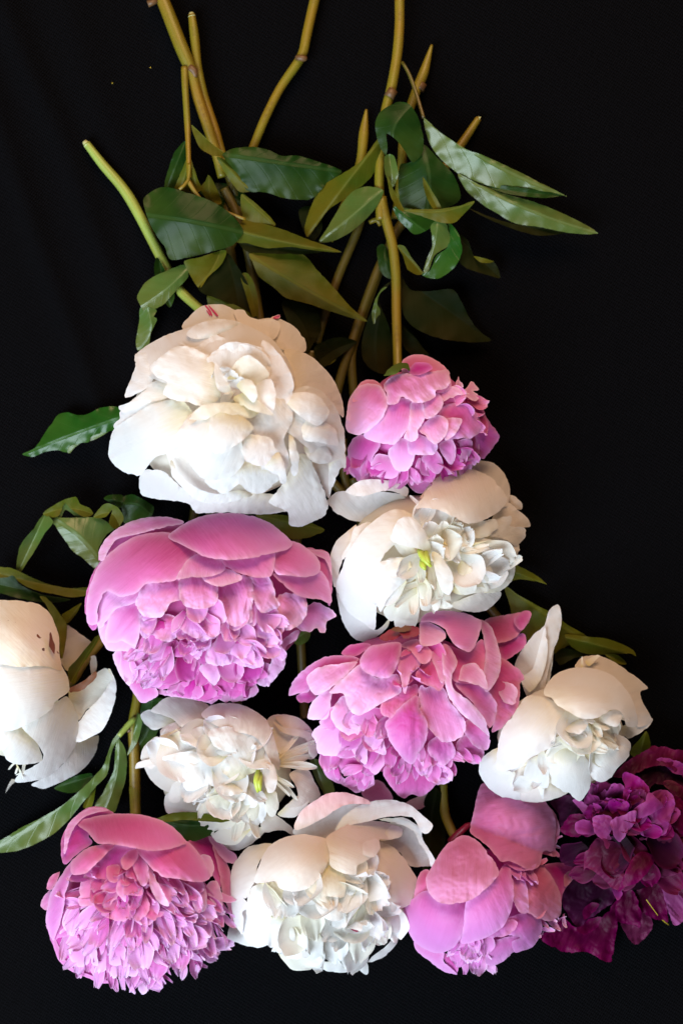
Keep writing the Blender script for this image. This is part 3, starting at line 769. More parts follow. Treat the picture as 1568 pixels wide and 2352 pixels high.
# ================================================================== 3 white open peony on the right
f = Peony(cC, 'white peony split open round yellow-green carpels, under the small pink bloom', [(700, 760, 640, 560, 150)], [745, 770], 'white')
P = f.petal
P('50 355 110 298 190 285 300 300 440 290 560 310 640 380 600 440 480 440 360 502 220 492 100 432', 0, 'white', dome=-10, tuck=0, flat=150)
P('178 288 260 220 360 205 480 212 560 240 615 270 602 325 520 292 440 285 300 322 220 312', 0, 'white_warm_lit', dome=6, tuck=0, flat=178, tilt=(0, 0.2))
P('700 340 760 240 860 150 960 90 1080 70 1200 90 1280 160 1322 260 1312 360 1280 395 1100 300 900 260', -10, 'white_warm_lit', tuck=0)
P('1230 430 1310 370 1380 420 1440 470 1462 535 1340 535 1200 490', -16, 'white_warm_lit'); P('1300 330 1320 315 1370 330 1405 370 1402 415 1320 400', -20, 'white_warm_lit')
P('668 405 720 310 800 200 920 138 1040 128 1150 168 1230 230 1292 310 1295 370 1240 432 1140 490 1030 512 960 482 840 425 740 402', 26, 'white_warm_lit', dome=24, rib=2.2, tuck=0, base=[930, 150], jag=2)
P('1195 490 1320 458 1345 500 1320 530 1422 545 1432 602 1370 668 1335 652 1280 620 1150 600 1000 612 960 560 1080 510', 8, 'white', jag=2)
P('900 580 960 520 1080 505 1210 480 1240 530 1180 600 1020 620', 14, 'white_cream', jag=2)
P('1160 770 1280 760 1352 745 1355 860 1322 930 1240 992 1130 992 1120 920 1140 850', -10, 'white_cream')
P('900 1080 1000 1035 1130 990 1250 985 1252 1030 1170 1112 1070 1132 960 1112', -26, 'white_warm_lit', dome=4)
P('920 980 1000 900 1130 900 1180 980 1080 1000 970 1010', -6, 'white_cream')
P('950 720 1060 705 1150 755 1205 860 1195 945 1140 905 1100 850 1030 800', 2, 'white_cream')
P('985 620 1100 605 1220 635 1345 680 1352 742 1280 778 1200 772 1140 720 1050 700', 12, 'white', jag=3)
P('950 760 1050 820 1092 930 1072 992 1000 1012 945 960 915 860', 6, 'white_cream')
P('520 1150 570 1000 640 850 700 860 700 1050 662 1232 530 1237', -12, 'white_cream', rib=2.5)
P('690 840 760 870 782 1000 772 1102 740 1122 700 1102 685 950', -2, 'white_cream', rib=2)
P('755 880 832 960 842 1062 812 1122 780 1092', -6, 'white_cream'); P('820 900 900 1000 905 1075 850 1090 825 1000', -10, 'white_cream')
P('110 960 150 830 200 700 300 560 420 460 520 415 610 430 690 500 640 640 520 660 420 780 400 950 392 1130 380 1255 290 1200 180 1112', 4, 'white', dome=20, tuck=30)
P('70 745 110 640 200 558 255 520 225 620 160 760 130 860 150 905 100 955 80 860', -12, 'white_warm_lit')
P('148 745 200 650 240 540 330 498 362 510 290 575 212 695 165 765', 2, 'white_warm_lit', jag=3, wav=8, lam=18)
P('110 975 150 1050 215 1112 380 1255 480 1180 470 1235 400 1300 300 1337 220 1300 150 1180', -26, 'white', dome=6)
P('440 1120 520 1030 600 960 590 1080 530 1180 480 1190', -18, 'white_cream')
P('510 640 600 650 665 700 665 790 600 760 540 700', -4, 'white_cream', dome=-6, tuck=0)
P('395 930 378 805 480 765 640 742 662 780 600 905 480 1022 422 1132 392 1065', 20, 'white', jag=3, ruf=6, wav=8, lam=26)
P('490 600 550 480 640 470 720 550 762 640 762 712 690 690 600 672 510 640', 30, 'white', dome=10, rib=2.0)
P('778 720 832 728 905 830 932 930 902 1012 850 985 808 880', 22, 'white', tuck=4)
f.fill('700 400 980 480 1020 600 960 760 820 720 740 600', 14, [780, 720], (52, 80), (25, 60), ('frill', 'broad'), ['white', 'white_cream'], dz=10)
f.fill('440 800 620 770 560 900 440 1080 410 980', 4, [745, 770], (60, 90), (5, 25), ('frill',), 'white', dz=12)
f.fill('560 860 900 880 900 1080 560 1100', 14, [745, 770], (50, 80), (5, 25), ('strap', 'narrow'), 'white_cream', dz=-4)
f.fill('940 640 1320 660 1300 900 1000 860', 9, [745, 770], (70, 110), (6, 28), ('narrow', 'narrow', 'broad'), ['white', 'white_cream'], dz=4)
f.fill('640 340 760 400 760 500 650 460', 6, [745, 770], (36, 56), (20, 70), ('strap', 'narrow'), 'white_warm_lit', dz=0)
for a, b in ((( 690, 700), (775, 815)), ((712, 770), (735, 835)), ((735, 715), (765, 790))):
    f.tube(cC, [*a, (a[0]+b[0])/2 - 8, (a[1]+b[1])/2, *b], [296, 316, 322], [6.5, 8.5, 3], 'carpel', 'carpel')
f.tube(l3, '728 90 690 220 650 320 600 480 585 700 560 900', [20, 22, 24, 28, 26, 22], [3, 13, 12, 12, 12, 12])
f.tube(l3, '682 268 668 300', [22, 22], [13.5, 13.5], 'node', 'leaf_node')
f.tube(l4, '800 130 740 240 640 450 540 720 480 900 420 1080 380 1240', [22, 22, 20, 20, 22, 22, 22], [12] * 7, 'stem_dim')
f.tube(cC, '-60 80 120 260 400 560 700 760', [22, 30, 50, 70], 12, 'stem_dim')
f.leaf(l7, '280 105 400 158 500 220 542 262 470 242 350 222 265 225', [280, 160], [542, 262], 60, 44, 'leaf_olive', fold=-10)
f.leaf(l4, '250 920 340 870 430 860 512 890 440 950 370 1000 300 1047 250 980', [510, 890], [260, 1020], 30, 24, 'leaf_shade')
f.leaf(l4, '300 1045 370 990 440 945 420 965 360 1020', [440, 948], [300, 1045], 36, 30, 'leaf_olive', fold=2, arch=3)

# ================================================================== 4 large pink peony
f = Peony(cD, 'largest pink peony with smooth hooded outer petals over a crumpled lower centre', [(760, 610, 690, 520, 190)], [760, 90], 'pink')
P = f.petal
P('55 620 60 540 110 400 180 320 160 450 110 560 125 720 100 745 70 700', -14, 'pink_deep')
P('132 330 170 250 300 190 480 150 610 125 600 190 420 240 250 290 150 345', -16, 'pink_deep', dome=-8, tuck=0)
P('170 225 260 150 400 100 540 98 622 130 480 165 330 202 230 232 165 340 140 345 135 300', 8, 'pink_pale', dome=4, tuck=0)
P('1310 275 1440 300 1462 400 1467 500 1450 605 1400 480 1360 380', -8, 'pink_deep', tuck=0)
P('1330 282 1440 300 1458 360 1465 440 1430 345 1380 320', 6, 'pink_pale', tuck=0)
P('125 650 170 510 260 540 350 520 380 480 430 470 345 585 230 625 160 725 130 725', 5, 'pink_pale')
P('130 720 200 610 360 585 385 680 340 850 260 862 180 850', 0, 'pink_pale', rib=2)
P('170 800 222 618 372 588 352 822 272 812', 8, 'pink_pale', rib=2)
P('1130 420 1280 425 1390 400 1442 460 1462 585 1400 572 1280 552 1195 490', 12, 'pink', tuck=10)
P('1265 720 1330 600 1400 590 1492 660 1440 692 1420 757 1370 742 1320 752', -8, 'pink_pale', jag=2.5, wav=7)
W4 = dict(wav=9, rib=2.6, lam=26, jag=2.5, ruf=5)
P('1160 540 1300 545 1322 650 1270 722 1200 742 1155 640', -4, 'pink_pale', **W4)
P('1000 670 1150 590 1195 700 1192 762 1080 792 975 742', 0, 'pink_pale', **W4)
P('380 655 520 650 640 700 692 782 600 772 530 812 420 772 365 720', -3, 'pink_pale', **W4)
P('620 660 800 635 910 700 820 765 780 792 660 782 590 720', 0, 'pink_pale', **W4)
P('795 485 900 440 1005 440 1012 600 1002 702 900 722 820 652 788 590', -3, 'pink_pale', **W4)
P('1005 430 1100 430 1152 560 1162 612 1060 642 1008 540', 3, 'pink_pale', **W4)
P('345 580 400 480 560 440 612 470 605 560 540 592 500 662 420 672 370 642', 2, 'pink_pale', **W4)
P('595 455 700 430 755 455 812 485 802 592 720 622 650 612 600 572', 5, 'pink_pale', **W4)
P('720 440 850 390 942 425 948 457 880 482 800 492', 10, 'pink_pale', rib=1.5)
P('600 400 650 335 720 300 845 345 855 400 780 435 660 442 578 452', 11, 'pink_pale')
P('70 700 70 560 120 400 200 300 330 212 460 185 570 195 690 285 645 365 580 455 480 472 400 482 350 532 260 552 180 522 132 610 125 705', 12, 'pink', dome=14, rib=1.0)
P('835 340 1000 320 1135 290 1125 422 1080 442 1000 437 900 402', 17, 'pink')
P('1135 310 1230 235 1320 275 1392 345 1392 412 1320 442 1230 432 1150 422 1128 370', 22, 'pink', dome=10)
P('528 212 600 150 700 100 850 73 1000 88 1120 138 1235 238 1212 282 1130 302 1000 332 850 342 740 322 680 292 600 252', 30, 'pink', dome=16)
P('440 960 600 930 700 890 640 1060 500 1085 440 1042', -14, 'pink_deep', **W4)
P('550 1100 620 990 720 950 810 1050 835 1132 700 1142', -16, 'pink_deep', **W4)
P('800 1060 850 930 960 940 1005 1040 960 1112 850 1115', -14, 'pink_deep', **W4)
P('500 840 540 770 640 860 660 900 560 890', -18, 'pink_deep', dome=-10)
P('690 900 740 790 830 790 760 860 740 940', -18, 'pink_deep', dome=-10)
P('745 885 795 808 870 820 890 935 760 937', 4, 'pink_pale', **W4)
P('865 870 960 840 1065 850 1068 942 1020 962 900 935', 4, 'pink_pale', **W4)
P('708 960 760 925 845 945 832 1002 797 1057 740 1012', 0, 'pink_pale', jag=2)
P('975 940 1100 935 1155 1000 1090 1062 1030 1042', -4, 'pink_pale', **W4)
P('1105 945 1190 795 1275 745 1262 802 1205 842 1192 952 1150 1002 1100 1062', -4, 'pink_pale', **W4)
P('245 950 320 990 440 1045 475 1112 420 1152 370 1152 310 1062', -12, 'pink', jag=2); P('215 880 300 860 335 960 312 1062 258 1002', -8, 'pink_pale', jag=2)
P('465 1085 600 1095 825 1110 775 1167 700 1142 500 1114', -24, 'pink', jag=2); P('815 1115 960 1100 1032 1045 1045 1102 970 1142 850 1152', -24, 'pink', jag=2)
f.fill('340 820 480 780 540 960 440 1040 300 940', 26, [760, 500], (50, 80), (8, 45), ('narrow', 'frill'), ['pink_pale', 'pink'], dz=0, wid=(0.6, 1.0))
f.fill('590 770 740 800 740 880 640 890', 12, [700, 700], (34, 52), (30, 80), ('frill',), ['pink_pale', 'pink'], dz=0)
f.fill('840 760 1180 760 1150 900 880 880', 14, [760, 500], (44, 66), (10, 55), ('frill', 'broad'), ['pink_pale'], dz=2)
f.fill('480 960 1080 960 980 1090 560 1090', 16, [760, 500], (44, 70), (10, 45), ('frill', 'broad'), ['pink_deep', 'pink'], dz=-10)
f.fill('400 640 1180 640 1180 760 420 760', 12, [760, 300], (48, 70), (5, 30), ('frill', 'broad'), ['pink_pale'], dz=0)
# the thick forked stem that enters at the top edge
f.tube(l1, '440 -110 500 0 560 150 620 300 660 400 700 550 750 700 800 850 840 1010', [30, 32, 34, 36, 36, 36, 34, 30, 28], [16, 16.5, 17, 17, 15, 14, 13.5, 13, 13])
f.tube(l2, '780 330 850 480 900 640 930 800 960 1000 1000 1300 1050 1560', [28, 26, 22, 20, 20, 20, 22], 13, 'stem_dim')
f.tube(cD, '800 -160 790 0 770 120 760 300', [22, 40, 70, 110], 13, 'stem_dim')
f.tube(l1, '415 20 470 2', [38, 38], [9, 6], 'node', 'leaf_node')
f.tube(l1, '650 380 680 405 685 440', [44, 44, 44], [9, 10, 5], 'node', 'leaf_node')
f.tube(l1, '625 380 628 500 640 690 646 840 650 1010', [46, 50, 56, 66, 80], [9, 8.5, 8, 6.5, 6])
f.tube(l2, '592 290 660 390 780 450 892 492', [80, 84, 84, 80], [6, 5, 4.5, 4], 'stem', 'leaf_stalk')
f.tube(l2, '598 200 590 290 545 335', [78, 84, 88], [5, 4.5, 4], 'stem', 'leaf_stalk')
L = f.leaf
L(l2, '468 325 490 220 520 140 577 83 582 180 545 300 525 335', [577, 85], [480, 330], 56, 40, 'leaf_dark', fold=-10)
L(l2, '520 335 560 230 588 170 602 250 604 345 560 345', [590, 170], [545, 345], 70, 62, 'leaf_olive', fold=-8)
L(l2, '602 170 640 280 665 335 625 355 604 345', [604, 175], [640, 350], 70, 62, 'leaf_olive', fold=-6)
L(l2, '655 330 680 290 700 260 740 330 765 410 700 400', [700, 265], [720, 405], 46, 40, 'leaf_olive', fold=-6)
L(l2, '608 -2 650 35 720 100 785 148 730 162 660 125 630 75', [610, 0], [785, 150], 78, 72, 'leaf_olive', fold=8)
L(l2, '770 152 830 120 930 113 1010 128 1080 160 1160 158 1270 190 1392 240 1310 310 1230 387 1100 382 1000 352 900 342 850 260 800 195', [770, 152], [1392, 242], 74, 50, 'leaf_dark', fold=-20, arch=16, ruf=5)
L(l2, '740 165 820 200 880 260 927 310 920 342 860 347 800 275', [745, 168], [920, 340], 64, 56, 'leaf_olive', fold=-10)
L(l2, '868 362 920 388 1000 460 1045 525 900 505 872 460', [868, 362], [1045, 525], 66, 60, 'leaf_olive', fold=-10)
L(l2, '870 503 960 508 1080 543 1230 600 1392 662 1270 657 1130 636 1000 642 900 617 842 607', [850, 550], [1392, 662], 88, 70, 'leaf_olive', fold=-20, arch=14)
L(l2, '860 610 1000 640 1130 634 1290 660 1180 675 1020 670 900 660', [860, 620], [1290, 662], 60, 60, 'leaf_shade', fold=4)
L(l2, '910 672 1000 660 1180 670 1270 760 1370 870 1450 960 1532 1027 1460 1012 1330 972 1210 932 1100 902 1040 850 960 790 930 720', [910, 675], [1532, 1027], 70, 52, 'leaf_olive', fold=-24, arch=18)
L(l2, '1080 925 1210 938 1272 980 1287 1070 1250 1135 1205 1190 1150 1110', [1090, 930], [1240, 1180], 30, 24, 'leaf_shade')

L(l2, '640 330 760 300 870 340 930 420 880 480 760 430', [650, 330], [930, 430], 16, 22, 'leaf_dark', fold=-8)
L(l2, '690 890 760 910 870 955 935 1010 870 1050 720 1000', [690, 890], [930, 1020], 60, 70, 'leaf_olive', fold=-10)
L(cD, '1030 85 1200 88 1300 115 1422 170 1340 212 1240 224 1150 175', [1040, 88], [1422, 170], 150, 120, 'leaf_olive', fold=-12)

# ================================================================== 5 white peony at the left edge
f = Peony(cE, 'white peony with brown-bruised petals, seen from behind at the cloth\'s left', [(100, 1080, 640, 880, 150)], [700, 1000], 'white')
P = f.petal
P('680 415 760 425 880 515 965 600 905 765 820 860 700 870 635 745', -40, 'white_stained', flat=70, tuck=0, label='peach white back petal with brown stains')
P('940 740 1000 720 1010 850 960 920', 0, 'white_stained', flat=40, tuck=0, dome=2)
P('330 2062 500 1975 640 1865 780 1655 860 1595 960 1565 1033 1550 1022 1650 972 1780 852 1920 652 2032 460 2112 390 2092', -14, 'white', dome=12)
P('230 1455 400 1360 560 1230 700 1140 795 1300 825 1400 795 1645 642 1862 500 1982 330 2032 160 2038 200 1955 440 1805 400 1650', -4, 'white', dome=10, rib=1.8)
P('-200 1480 0 1500 60 1460 210 1465 365 1580 415 1700 442 1812 330 1848 180 1852 70 1802 10 1692 -100 1700', 8, 'white', dome=8)
P('-300 745 0 790 200 815 330 805 450 805 600 730 648 830 703 930 724 1072 640 1152 572 1202 542 1272 400 1372 200 1475 60 1502 -200 1450', 6, 'white', dome=14)
P('-500 500 -400 250 -150 150 60 132 300 148 440 198 535 300 612 500 623 700 645 800 642 872 450 822 200 832 0 802 -300 762', 18, 'white_stained', dome=18, wav=8, lam=50, label='cream petal with brown bruises')
P('715 1090 870 1030 1000 900 1100 845 1160 890 1180 960 1010 1220 905 1280 825 1385 760 1275', -2, 'white_cream', dome=-12, tuck=0, flat=96)
P('662 1582 760 1475 880 1325 1000 1205 1080 1105 1160 965 1130 865 1150 855 1202 960 1218 1060 1192 1232 1132 1392 1062 1502 962 1562 830 1618 700 1602', 0, 'white', dome=8, tuck=0, flat=112)
P('712 1058 800 1022 880 978 955 908 1008 880 1002 945 912 1038 850 1078 735 1112', 0, 'brown_edge', name='withered_edge', flat=124, dome=2, tuck=0, jag=2.5, wav=2, label='brown withered petal edge')
P('525 470 545 520 575 600 570 700 540 660 510 600', 36, 'brown_edge', name='bruise', jag=2.5, dome=0, tuck=0, wav=1, ruf=1); P('440 640 470 630 468 668 445 662', 30, 'brown_edge', name='bruise', jag=1.5, dome=0, tuck=0, wav=1, ruf=1)
P('165 2025 110 2080 58 2155 75 2095 125 2005', 0, 'white_warm_lit', flat=44, dome=0, tuck=0, jag=0.3)
f.fill('120 1850 240 1850 260 1960 170 1960', 5, [300, 1500], (22, 36), (10, 50), ('strap',), 'white_cream', dz=6)
f.tube(cE, '1900 -300 1500 0 1050 560 860 800 760 960 600 1050 400 1080', [22, 24, 30, 44, 62, 80, 100], 13, 'stem')
L = f.leaf
L(cE, '418 98 482 105 562 190 642 300 702 400 692 550 652 745 620 680 602 450 542 330 490 200', [660, 740], [420, 96], 90, 70, 'leaf_olive', fold=-16)
L(cE, '645 295 740 228 852 165 785 295 705 375', [690, 370], [852, 166], 60, 50, 'leaf_olive', fold=-10)
L(cE, '715 855 800 755 900 635 1000 515 1042 518 962 662 882 782 822 882 782 1005 722 965', [745, 985], [1030, 515], 84, 66, 'leaf_olive', fold=14)
L(l5, '158 1795 190 1590 240 1500 340 1390 430 1255 525 1330 440 1450 360 1590 270 1730 200 1832', [450, 1250], [180, 1825], 74, 40, 'leaf_pale', fold=20)
L(l5, '425 1250 520 1175 640 1108 750 1083 792 1150 882 1190 922 1250 840 1285 705 1205 640 1145 585 1270 500 1285', [920, 1250], [430, 1255], 50, 78, 'leaf_olive', fold=14)
L(l5, '500 1270 580 1170 640 1135 700 1175 800 1250 840 1285 760 1285 650 1210 600 1290 520 1320', [830, 1280], [500, 1300], 46, 66, 'leaf_pale', fold=8)
L(l5, '468 1268 620 1290 780 1288 980 1288 1070 1338 1132 1400 1050 1465 975 1600 1003 1712 945 1795 820 1692 720 1622 640 1512 560 1392', [1010, 1740], [470, 1268], 66, 78, 'leaf_pale', fold=-26, arch=14)
L(l5, '925 1285 1000 1178 1070 1148 1170 1188 1225 1300 1150 1405 1080 1345 1110 1215 1040 1285', [1190, 1390], [930, 1285], 54, 66, 'leaf_olive', fold=12)
L(l5, '1203 1100 1300 1058 1400 1100 1520 1180 1480 1290 1240 1345 1212 1230', [1480, 1250], [1220, 1150], 40, 50, 'leaf_dark', fold=-12)
L(l5, '1028 1102 1080 1063 1212 1070 1202 1192 1120 1152', [1200, 1130], [1030, 1105], 52, 46, 'leaf_dark', fold=-8)
L(l5, '-60 1780 110 1788 200 1828 330 1888 480 1948 680 1988 900 1983 880 2055 700 2077 560 2052 400 2022 260 1972 180 1922 130 1862 60 1882 -60 1878', [900, 2020], [-60, 1830], 40, 50, 'leaf_olive', fold=14, arch=6)
L(l5, '-60 1880 130 1860 200 1950 420 2050 700 2100 500 2135 200 2092 -60 2010', [700, 2100], [-60, 1940], 26, 30, 'leaf_dark', fold=6)

# ================================================================== 6 smaller white peony
f = Peony(cF, 'white peony with a frothy ragged centre and spread outer petals, below the largest pink bloom', [(760, 690, 640, 540, 135)], [900, 640], 'white')
P = f.petal
P('300 970 330 865 560 850 620 940 540 1022 340 1032', -30, 'white_warm_lit'); P('148 640 270 600 470 710 420 800 330 862 230 800 178 740', -28, 'white_warm_lit')
P('118 605 140 520 200 458 255 435 300 530 265 620 200 685 158 642', -16, 'white_warm_lit'); P('78 682 100 630 200 600 265 555 300 525 260 640 165 665', 0, 'white_warm_lit', dome=3)
P('118 270 180 230 290 250 395 300 330 352 220 384 150 335', 0, 'white', tuck=0)
P('198 238 290 150 420 123 540 148 640 200 610 320 520 365 420 355 360 300 280 268', 8, 'white_warm_lit', tuck=0, dome=12)
P('1088 312 1150 268 1250 268 1340 300 1422 380 1482 500 1472 570 1420 612 1300 580 1170 560 1130 430', -6, 'white', dome=-10, tuck=0)
P('1138 322 1220 365 1340 378 1442 420 1482 520 1442 605 1405 560 1380 455 1250 422 1180 385', 12, 'white', dome=4, tuck=0)
P('1150 285 1250 270 1340 300 1420 380 1340 380 1220 365', 10, 'white_warm_lit', dome=4, tuck=0)
P('1260 720 1380 675 1452 780 1493 880 1452 932 1330 985 1290 1052 1180 1042 1230 965 1320 885 1300 800', -2, 'white_warm_lit', dome=12, tuck=0)
P('1168 1032 1240 955 1320 890 1410 930 1300 1053', 6, 'white', tuck=0)
P('585 265 650 200 760 178 880 188 990 238 1085 310 1125 400 1155 500 1185 620 1172 692 1100 600 1050 500 980 430 860 400 740 370 640 320', 18, 'white_warm_lit', dome=16, tuck=0)
P('1035 1000 1150 1035 1275 1130 1285 1185 1180 1152 1060 1172 1035 1100', -14, 'white_warm_lit')
P('735 1232 900 1200 1050 1120 1065 1170 960 1262 860 1308 780 1292', -12, 'white_blush', tuck=0)
P('650 1180 760 1120 900 1130 950 1200 820 1232 740 1222', -6, 'white', jag=3)
FR = dict(wav=9, rib=2.4, lam=24, jag=3.5, ruf=7)
P('255 475 300 375 400 325 450 400 440 470 350 545 288 545', 14, 'white', **FR)
P('835 950 980 835 1050 900 1035 1000 965 1192 880 1152 835 1050', 4, 'white_cream', rib=3)
P('700 1020 880 1010 905 1142 932 1202 800 1222 715 1162', 0, 'white', **FR)
P('635 835 820 860 855 950 832 1032 700 1012 635 942', 10, 'white_cream', **FR)
P('430 400 560 360 660 370 700 440 600 470 500 500 430 470', 18, 'white', **FR)
P('485 545 640 515 815 545 720 600 620 612 520 600', 2, 'white_cream', dome=-8)
P('268 605 420 555 560 555 630 620 745 640 765 735 640 802 520 802 465 722 465 660 380 622', 20, 'white', **FR)
P('465 660 600 600 745 640 805 765 785 802 640 805 500 855 445 802', 17, 'white', **FR)
P('690 830 820 790 905 850 855 884 760 884', 24, 'white', **FR)
P('640 400 780 355 900 395 1005 400 1065 500 1055 640 965 722 850 775 755 722 735 640 810 560 690 520', 28, 'white', **FR)
P('1045 640 1130 645 1165 760 1142 852 1090 863 1058 760', 30, 'white_warm_lit', tuck=4)
P('1068 850 1150 855 1175 940 1162 1022 1130 1048 1088 1022', 14, 'white_cream', tuck=4)
P('335 905 360 800 480 725 445 785 412 932 342 935', 4, 'white_warm_lit', jag=2)
P('540 1020 600 880 660 850 640 960 600 1025', 0, 'white_warm_lit')
f.fill('270 360 720 340 1040 420 1040 700 820 860 480 840 300 620', 14, [760, 420], (70, 110), (5, 38), ('frill', 'broad'), ['white', 'white', 'white_cream'], dz=12, spread=40)
f.fill('440 780 640 820 640 920 460 880', 12, [760, 560], (36, 54), (0, 35), ('strap', 'narrow'), ['white', 'white_warm_lit'], dz=4)
f.fill('640 900 1040 880 960 1190 720 1190', 11, [860, 640], (64, 100), (3, 25), ('narrow', 'broad'), ['white', 'white_cream'], dz=6)
for q, (a, b) in enumerate((((1170, 600), (1345, 395)), ((1180, 590), (1425, 475)), ((1190, 610), (1445, 505)), ((1190, 630), (1425, 585)), ((1190, 650), (1450, 655)), ((1180, 660), (1330, 668)), ((1140, 720), (1305, 900)), ((1140, 740), (1290, 815)), ((1130, 760), (1250, 880)))):
    f.strap(a, b, 0, 10, 0.55, 'narrow' if q in (3, 4, 7) else 'strap', 'white_cream', seed=q)
for a, b in (((1020, 690), (1015, 860)), ((1040, 720), (1035, 850))):
    f.tube(cF, [*a, a[0] - 14, (a[1] + b[1]) / 2, *b], [262, 286, 282], [5, 8, 3], 'carpel', 'carpel')
f.tube(l1, '1390 -100 1365 0 1320 200 1290 320 1170 500 1080 680 1010 850 940 1000', [24, 26, 26, 26, 24, 22, 22, 22], [12.5, 13, 12.5, 12.5, 11.5, 11.5, 11.5, 11.5])
f.tube(l1, '1260 325 1295 330 1318 332', [36, 40, 36], [6, 8, 6], 'node', 'leaf_node')
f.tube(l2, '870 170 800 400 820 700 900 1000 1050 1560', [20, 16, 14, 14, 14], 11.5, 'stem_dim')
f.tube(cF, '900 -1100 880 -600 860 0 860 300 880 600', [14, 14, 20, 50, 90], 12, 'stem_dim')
f.leaf(l6, '968 912 1080 868 1220 863 1350 883 1462 905 1400 927 1300 922 1150 912 1050 925', [975, 912], [1462, 906], 240, 218, 'leaf_olive', fold=6, arch=6)
f.leaf(l6, '1000 915 1150 908 1300 918 1425 920 1345 992 1262 1032 1180 1045 1095 975', [1000, 915], [1420, 925], 228, 208, 'leaf_dark', fold=-14, arch=6)

# ================================================================== 7 pink loose peony
f = Peony(cG, 'loose shaggy pink peony with a red sepal at its neck, between two white blooms', [(740, 650, 660, 520, 165)], [760, 180], 'pink')
P = f.petal; K7 = dict(wav=8, rib=1.8, lam=36, jag=1.6)
P('1200 155 1330 120 1430 105 1485 108 1472 160 1432 210 1380 262 1290 287 1220 280', -18, 'pink_rose', tuck=0)
P('1285 290 1400 240 1445 238 1445 312 1330 392 1285 350', -30, 'pink_deep', tuck=0)
P('1380 152 1440 95 1487 110 1452 190 1418 212', 2, 'pink_deep', tuck=0, dome=4)
P('350 352 400 300 480 288 525 302 440 365', -30, 'pink_deep'); P('82 602 160 570 205 610 165 642 100 642', -22, 'pink_deep')
P('36 602 60 520 150 430 260 368 400 362 460 390 330 460 200 530 150 582 90 592', -4, 'pink', **K7)
P('145 495 220 430 330 415 450 400 370 490 280 562 200 602 158 552', 12, 'pink_pale', **K7)
P('150 735 178 640 250 578 295 568 284 660 272 732 220 747', 12, 'pink_pale')
P('180 820 300 715 380 690 445 780 445 850 375 900 362 962 220 952 200 880', 0, 'pink_pale', **K7)
P('285 700 360 605 400 685 465 790 432 855 320 792', 8, 'pink_pale', **K7)
P('228 980 330 955 345 1050 380 1100 500 1085 545 1130 450 1182 370 1142 268 1092', -14, 'pink', **K7)
P('325 1000 420 945 525 1040 545 1122 490 1142 440 1082 358 1072', -6, 'pink', **K7)
P('600 1060 650 1000 800 1050 965 1015 925 1122 830 1208 770 1192 720 1217 648 1152', -18, 'pink_deep', **K7)
P('915 1132 960 1055 1013 1110 960 1132', -4, 'pink_pale', jag=2)
P('855 905 920 845 1000 862 1032 960 960 1022 898 982', 2, 'pink', **K7)
P('1035 890 1120 825 1205 940 1162 1012 1078 982', -2, 'pink', **K7)
P('960 300 1040 320 1110 335 1185 265 1228 320 1205 420 1212 525 1080 530 1000 490', -4, 'pink_rose', dome=-8)
P('1285 370 1390 428 1445 500 1422 535 1402 682 1312 792 1248 822 1265 700 1225 560 1250 470', -6, 'pink_rose', **K7)
P('1280 540 1340 520 1400 560 1390 650 1320 640', 4, 'pink_pale', wav=8, lam=18, jag=2)
P('1175 148 1250 198 1302 370 1292 480 1242 562 1208 582 1198 480 1212 360 1198 250', 12, 'pink_pale', tuck=0)
P('825 148 880 165 962 210 972 262 900 302 828 302 813 240', 12, 'pink_pale', dome=-6, tuck=0)
P('818 162 860 110 960 93 1080 108 1182 150 1182 202 1152 300 1110 342 1030 302 960 202 880 162', 26, 'pink', dome=14, tuck=0)
P('700 300 800 265 885 330 885 392 830 412 760 335', 4, 'pink_rose')
P('460 392 520 308 600 288 705 288 692 400 642 492 560 492 480 452', 24, 'pink', dome=12, wav=7, lam=30)
P('568 262 610 215 690 196 740 215 700 258 640 275', 16, 'red_sepal', name='sepal', wav=9, jag=4, tuck=0)
P('690 215 730 188 800 186 822 230 760 262 720 250', 18, 'red_sepal', name='sepal', wav=9, jag=4, tuck=0)
P('640 205 700 185 770 188 760 215 690 228', 26, 'brown_edge', name='sepal', wav=6, jag=4, tuck=0)
P('278 582 400 465 470 415 560 495 685 475 705 582 600 642 520 692 460 722 400 692 360 592', 14, 'pink_pale', wav=10, rib=3, lam=28)
P('690 400 760 325 832 368 822 422 762 482 732 592 700 490', 14, 'pink', jag=2)
P('590 650 700 575 800 535 805 600 692 692 640 742 588 705', 8, 'pink_rose', **K7)
P('468 792 510 715 562 738 592 830 622 952 560 942 488 872', 12, 'pink_pale', **K7)
P('408 902 450 845 502 900 502 1012 460 992 420 942', 8, 'pink_pale'); P('498 905 600 945 622 990 562 1072 530 1062 498 1002', 6, 'pink')
P('615 772 680 688 800 600 822 680 862 760 862 852 812 952 770 1012 700 962 638 872', 20, 'pink', dome=16, **K7)
P('815 680 815 550 860 542 962 558 1002 640 1082 740 1092 822 1030 872 960 882 900 832 848 762', 18, 'pink', dome=-10, jag=2)
P('1078 780 1150 725 1235 840 1225 922 1170 922 1108 862', 10, 'pink', **K7)
P('1028 530 1160 515 1275 640 1275 722 1232 795 1130 642', 10, 'pink', dome=-6)
P('1078 422 1150 408 1203 470 1223 562 1120 525 1050 512', 14, 'pink_pale', jag=2)
P('795 472 870 395 945 418 965 532 930 582 900 552 820 525', 20, 'pink_rose', jag=2); P('878 342 960 338 985 430 952 532 908 432', 16, 'pink')
P('955 300 1000 315 1042 400 1012 480 1022 560 1122 640 1203 740 1235 845 1180 802 1060 702 988 602 958 450', 28, 'pink_pale', dome=8)
P('470 1180 560 1105 625 1150 658 1220 600 1262 520 1235', 0, 'pink_rose', flat=56, tuck=0); P('735 1245 820 1200 885 1188 855 1262 790 1285', 0, 'white_rose_edge', flat=36, tuck=0)
